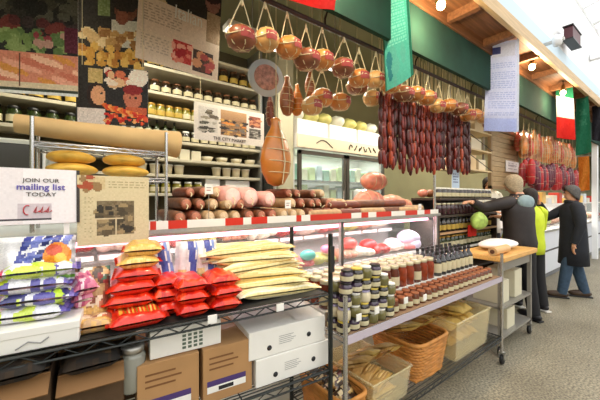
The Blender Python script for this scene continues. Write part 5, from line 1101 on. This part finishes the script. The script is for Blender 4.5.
def person(label, loc, face, H, top, pants, shoe, hair, armL, armR, hem=.78, lean=0.0, stripe=None, hairtype='short', bulk=1.0, hood=None, nod=0.0, stance=.1, collar=None):
    """facing local +x, left is +y; arms are (elbow, wrist, hand direction)"""
    o = thing('person', label, 'person', loc, face); k = H / 1.72
    def V(x, y, z): return Vector(((x + lean * max(0, (z - .92))) * k, y * k, z * k))
    J = {}; E = []
    for nm, p, r in (('pelvis', V(0, 0, .93), (.13, .1)), ('waist', V(0, 0, 1.08), (.12, .09)), ('chest', V(0, 0, 1.27), (.14, .1)), ('base', V(-.01, 0, 1.42), (.09, .07)), ('neck', V(.0, 0, 1.49), .05), ('jaw', V(.025 + nod, 0, 1.56), (.066, .062)), ('cran', V(.01 + nod, 0, 1.64), (.085, .08)), ('crown', V(.0 + nod, 0, 1.69), .05), ('nose', V(.105 + nod, 0, 1.6), .013), ('earl', V(-.005 + nod, .078, 1.6), .018), ('earr', V(-.005 + nod, -.078, 1.6), .018)): J[nm] = (p, tuple(q * k for q in r) if isinstance(r, tuple) else r * k)
    E += [('pelvis', 'waist'), ('waist', 'chest'), ('chest', 'base'), ('base', 'neck'), ('neck', 'jaw'), ('jaw', 'cran'), ('cran', 'crown'), ('jaw', 'nose'), ('cran', 'earl'), ('cran', 'earr')]
    for s, t_, arm in ((1, 'L', armL), (-1, 'R', armR)):
        J['sh' + t_] = (V(-.01, .17 * s, 1.4), .055 * k); el, wr, hd, up = arm; J['el' + t_] = (V(*el), .042 * k); J['wrist' + t_] = (V(*wr), .028 * k)
        E += [('base', 'sh' + t_), ('sh' + t_, 'el' + t_), ('el' + t_, 'wrist' + t_)]; hand_joints(J, E, J['wrist' + t_][0], hd, up, s, t_)
        fx_ = stance * s
        J['hip' + t_] = (V(0, .09 * s, .86), .085 * k); J['knee' + t_] = (Vector((fx_ * .5 + .02, .1 * s * k, .48 * k)), .058 * k); J['ank' + t_] = (Vector((fx_, .1 * s * k, .09)), .038 * k); J['toe' + t_] = (Vector((fx_ + .13, .11 * s * k, .04)), .03 * k)
        E += [('pelvis', 'hip' + t_), ('hip' + t_, 'knee' + t_), ('knee' + t_, 'ank' + t_), ('ank' + t_, 'toe' + t_)]
    skin('body', J, E, SKIN, o, 1)
    hc = J['cran'][0]
    for s in (1, -1): e_ = MB().ell(hc + Vector((.078, .03 * s, -.025)) * k, (.008 * k, .012 * k, .009 * k), 10, 7).build('eye', M('eye_dark', (40, 30, 26), .2), o)
    MB().ell(hc + Vector((.079, 0, -.098)) * k, (.008 * k, .022 * k, .006 * k), 10, 7).build('mouth', M('lip', (150, 80, 72), .5), o)
    hm = MB(); vs = []; n_ = 26
    for i in range(9):
        for j in range(n_):
            a = 2 * PI * j / n_; bk = .5 - .5 * math.cos(a); lim = R(58) + R(94) * bk ** .62; p_ = lim * i / 8
            w_ = 1 + .025 * math.sin(a * 9 + i * 2); q_ = math.sin(p_) if p_ < PI / 2 else 1 - .3 * (1 - math.sin(p_))
            vs.append(hc + Vector(((.094 * q_ * math.cos(a) - .012) * w_, .089 * q_ * math.sin(a) * w_, .094 * math.cos(p_) * (1 if p_ < PI / 2 else 1.7) + .0)) * k)
    fs = [(i * n_ + j, (i + 1) * n_ + j, (i + 1) * n_ + (j + 1) % n_, i * n_ + (j + 1) % n_) for i in range(8) for j in range(n_)]
    hm.add(vs, fs, True); h_ = hm.build('hair', hair, o); sd = h_.modifiers.new('thick', 'SOLIDIFY'); sd.thickness = .008; sd.offset = 1
    B = bulk; R_ = []
    for z, rx, ry in ((hem, .17 if hem < .8 else .15, .21 if hem < .8 else .185), ((hem + 1.0) / 2, .16, .195), (1.02, .148, .185), (1.15, .142, .185), (1.27, .145, .2), (1.36, .13, .2), (1.42, .1, .16), (1.47, .075, .095), (1.5, .066, .072)): R_.append((V(0, 0, z), rx * B * k, ry * B * k))
    c = loft(R_, 22)
    for s, t_ in ((1, 'L'), (-1, 'R')): a = J['sh' + t_][0]; limb(c, [a + Vector((0, -.05 * s, .0)) * k, a + Vector((0, .01 * s, -.01)), J['el' + t_][0], J['wrist' + t_][0]], [.075 * k * B, .08 * k * B, .062 * k * B, .046 * k * B])
    c.build('coat', top, o)
    if collar: MB().tube([J['base'][0] + Vector((.085 * math.cos(a) * k, .1 * math.sin(a) * k, (.04 + .02 * math.cos(a)) * k)) for a in [i * PI / 8 for i in range(16)]], .028 * k, 8, True).build('collar', collar, o)
    if hood: MB().ell(J['base'][0] + Vector((-.085, 0, -.02)) * k, (.06 * k, .13 * k, .085 * k), 16, 10, wob=.04, seed=1).build('hood', hood, o)
    c = MB(); c = loft([(V(0, 0, .72), .06 * k, .1 * k), (V(0, 0, .84), .115 * k, .165 * k), (V(0, 0, .96), .12 * k, .165 * k), (V(0, 0, 1.02), .11 * k, .15 * k)], 18)
    for t_, s in (('L', 1), ('R', -1)): limb(c, [J['hip' + t_][0], J['knee' + t_][0], J['ank' + t_][0] + Vector((0, 0, -.02))], [.105 * k, .078 * k, .062 * k])
    c.build('trousers', pants, o)
    for t_, s in (('L', 1), ('R', -1)):
        ank = J['ank' + t_][0]; sh = MB(); sh.ell(ank + Vector((.06, 0, -.035)), (.145 * k, .05 * k, .05), 16, 10); sh.build('shoe', shoe, o); MB().box(ank.x - .085, ank.y - .045 * k, .002, ank.x + .195, ank.y + .045 * k, .022).build('shoe_sole', M('shoe_sole_white', (220, 216, 210), .6) if stripe else BLKPL, o, .008)
        if stripe:
            pp = [J['hip' + t_][0] + Vector((-.0, .098 * s * k, -.05)), J['knee' + t_][0] + Vector((-.0, .072 * s * k, 0)), ank + Vector((0, .058 * s * k, 0))]
            MB().tube(pp, .012, 6).build('trouser_stripe', stripe, o)
    return o, J, k
BLKJ = M('black_brown_jacket', (40, 33, 34), .6, 0, .25, 8, .3); NAVY = M('dark_navy_coat', (30, 34, 44), .8, 0, .2, 9, .2); JEANS = M('blue_denim', (58, 80, 104), .85, 0, .2, 20); BLKT = M('black_trousers', (28, 28, 32), .8); GREYH = M('grey_hair', (176, 158, 130), .8, 0, .25, 60, .4); DKH = M('dark_hair', (40, 32, 28), .7, 0, .25, 60, .4); SALT = M('salt_and_pepper_hair', (92, 90, 90), .8, 0, .3, 60, .4); HIVIS = M('hi_vis_yellow', (206, 224, 40), .6, 0, .1, 10, .2); GBH = M('grey_blue_fleece', (140, 160, 166), .9, 0, .12, 20); BRS = M('brown_leather', (70, 52, 40), .5); TRN = M('black_trainer', (34, 34, 40), .5); APR = M('white_apron_cloth', (226, 222, 212), .85)
o, J, k = person('grey haired shopper in a black jacket reaching over the dark shelf unit', (4.42, 1.37, 0), R(72), 1.78, BLKJ, BLKT, TRN, GREYH, ((.14, .4, 1.33), (.1, .6, 1.4), (.0, 1, .05), (0, 0, 1)), ((.2, -.17, 1.16), (.3, -.1, 1.2), (1, .3, .1), (0, 0, 1)), .84, .06, hood=GBH, bulk=1.02, nod=.04)
o, J, k = person('shopper in a bright yellow vest and black striped trousers behind the grey haired one', (4.93, 1.41, 0), R(62), 1.62, HIVIS, BLKT, TRN, DKH, ((.12, .2, 1.15), (.26, .17, 1.0), (1, 0, -.6), (0, 0, 1)), ((.08, -.27, 1.15), (.2, -.24, .98), (1, 0, -.6), (0, 0, 1)), .8, .02, stripe=M('white_stripe', (230, 230, 226), .7))
o, J, k = person('person in a long dark coat and jeans with one hand raised to the face', (6.0, 1.18, 0), R(116), 1.68, NAVY, JEANS, BRS, SALT, ((-.02, .27, 1.13), (.06, .26, .86), (.15, 0, -1), (1, 0, 0)), ((.28, -.14, 1.22), (.4, -.02, 1.44), (.3, .3, 1), (-1, 0, .3)), .52, .03, collar=NAVY, stance=.16, bulk=1.08)
cup = tag(MB().lathe([(.028, 0), (.036, .09), (.034, .09), (.026, .004)], 16, cap=False).build('paper_cup', WHITE), 'white paper cup held near the face of the person in the long dark coat', 'cup')
wl = o.matrix_basis @ J['wristR'][0]; cup.location = wl + Vector((-.05, .05, .1)); cup.name = 'hanging_paper_cup'; cup.name = 'paper_cup'
person('dark haired shopkeeper in a white apron behind the dark shelf unit', (6.2, 2.42, .16), R(-120), 1.72, APR, BLKT, TRN, DKH, ((.1, .26, 1.15), (.3, .16, 1.1), (1, -.2, 0), (0, 0, 1)), ((.1, -.26, 1.15), (.3, -.16, 1.1), (1, .2, 0), (0, 0, 1)), .7)
tag(MB().box(5.3, 2.05, 0, 6.66, 2.9, .158).build('duckboard', M('duckboard_wood', (130, 104, 76), .8)), 'wooden duckboard platform that the shopkeeper stands on', 'platform')

vs = SC.view_settings; vs.view_transform = 'Standard'; vs.look = 'None'; vs.gamma = 1; vs.use_curve_mapping = False; vs.exposure = 0.12
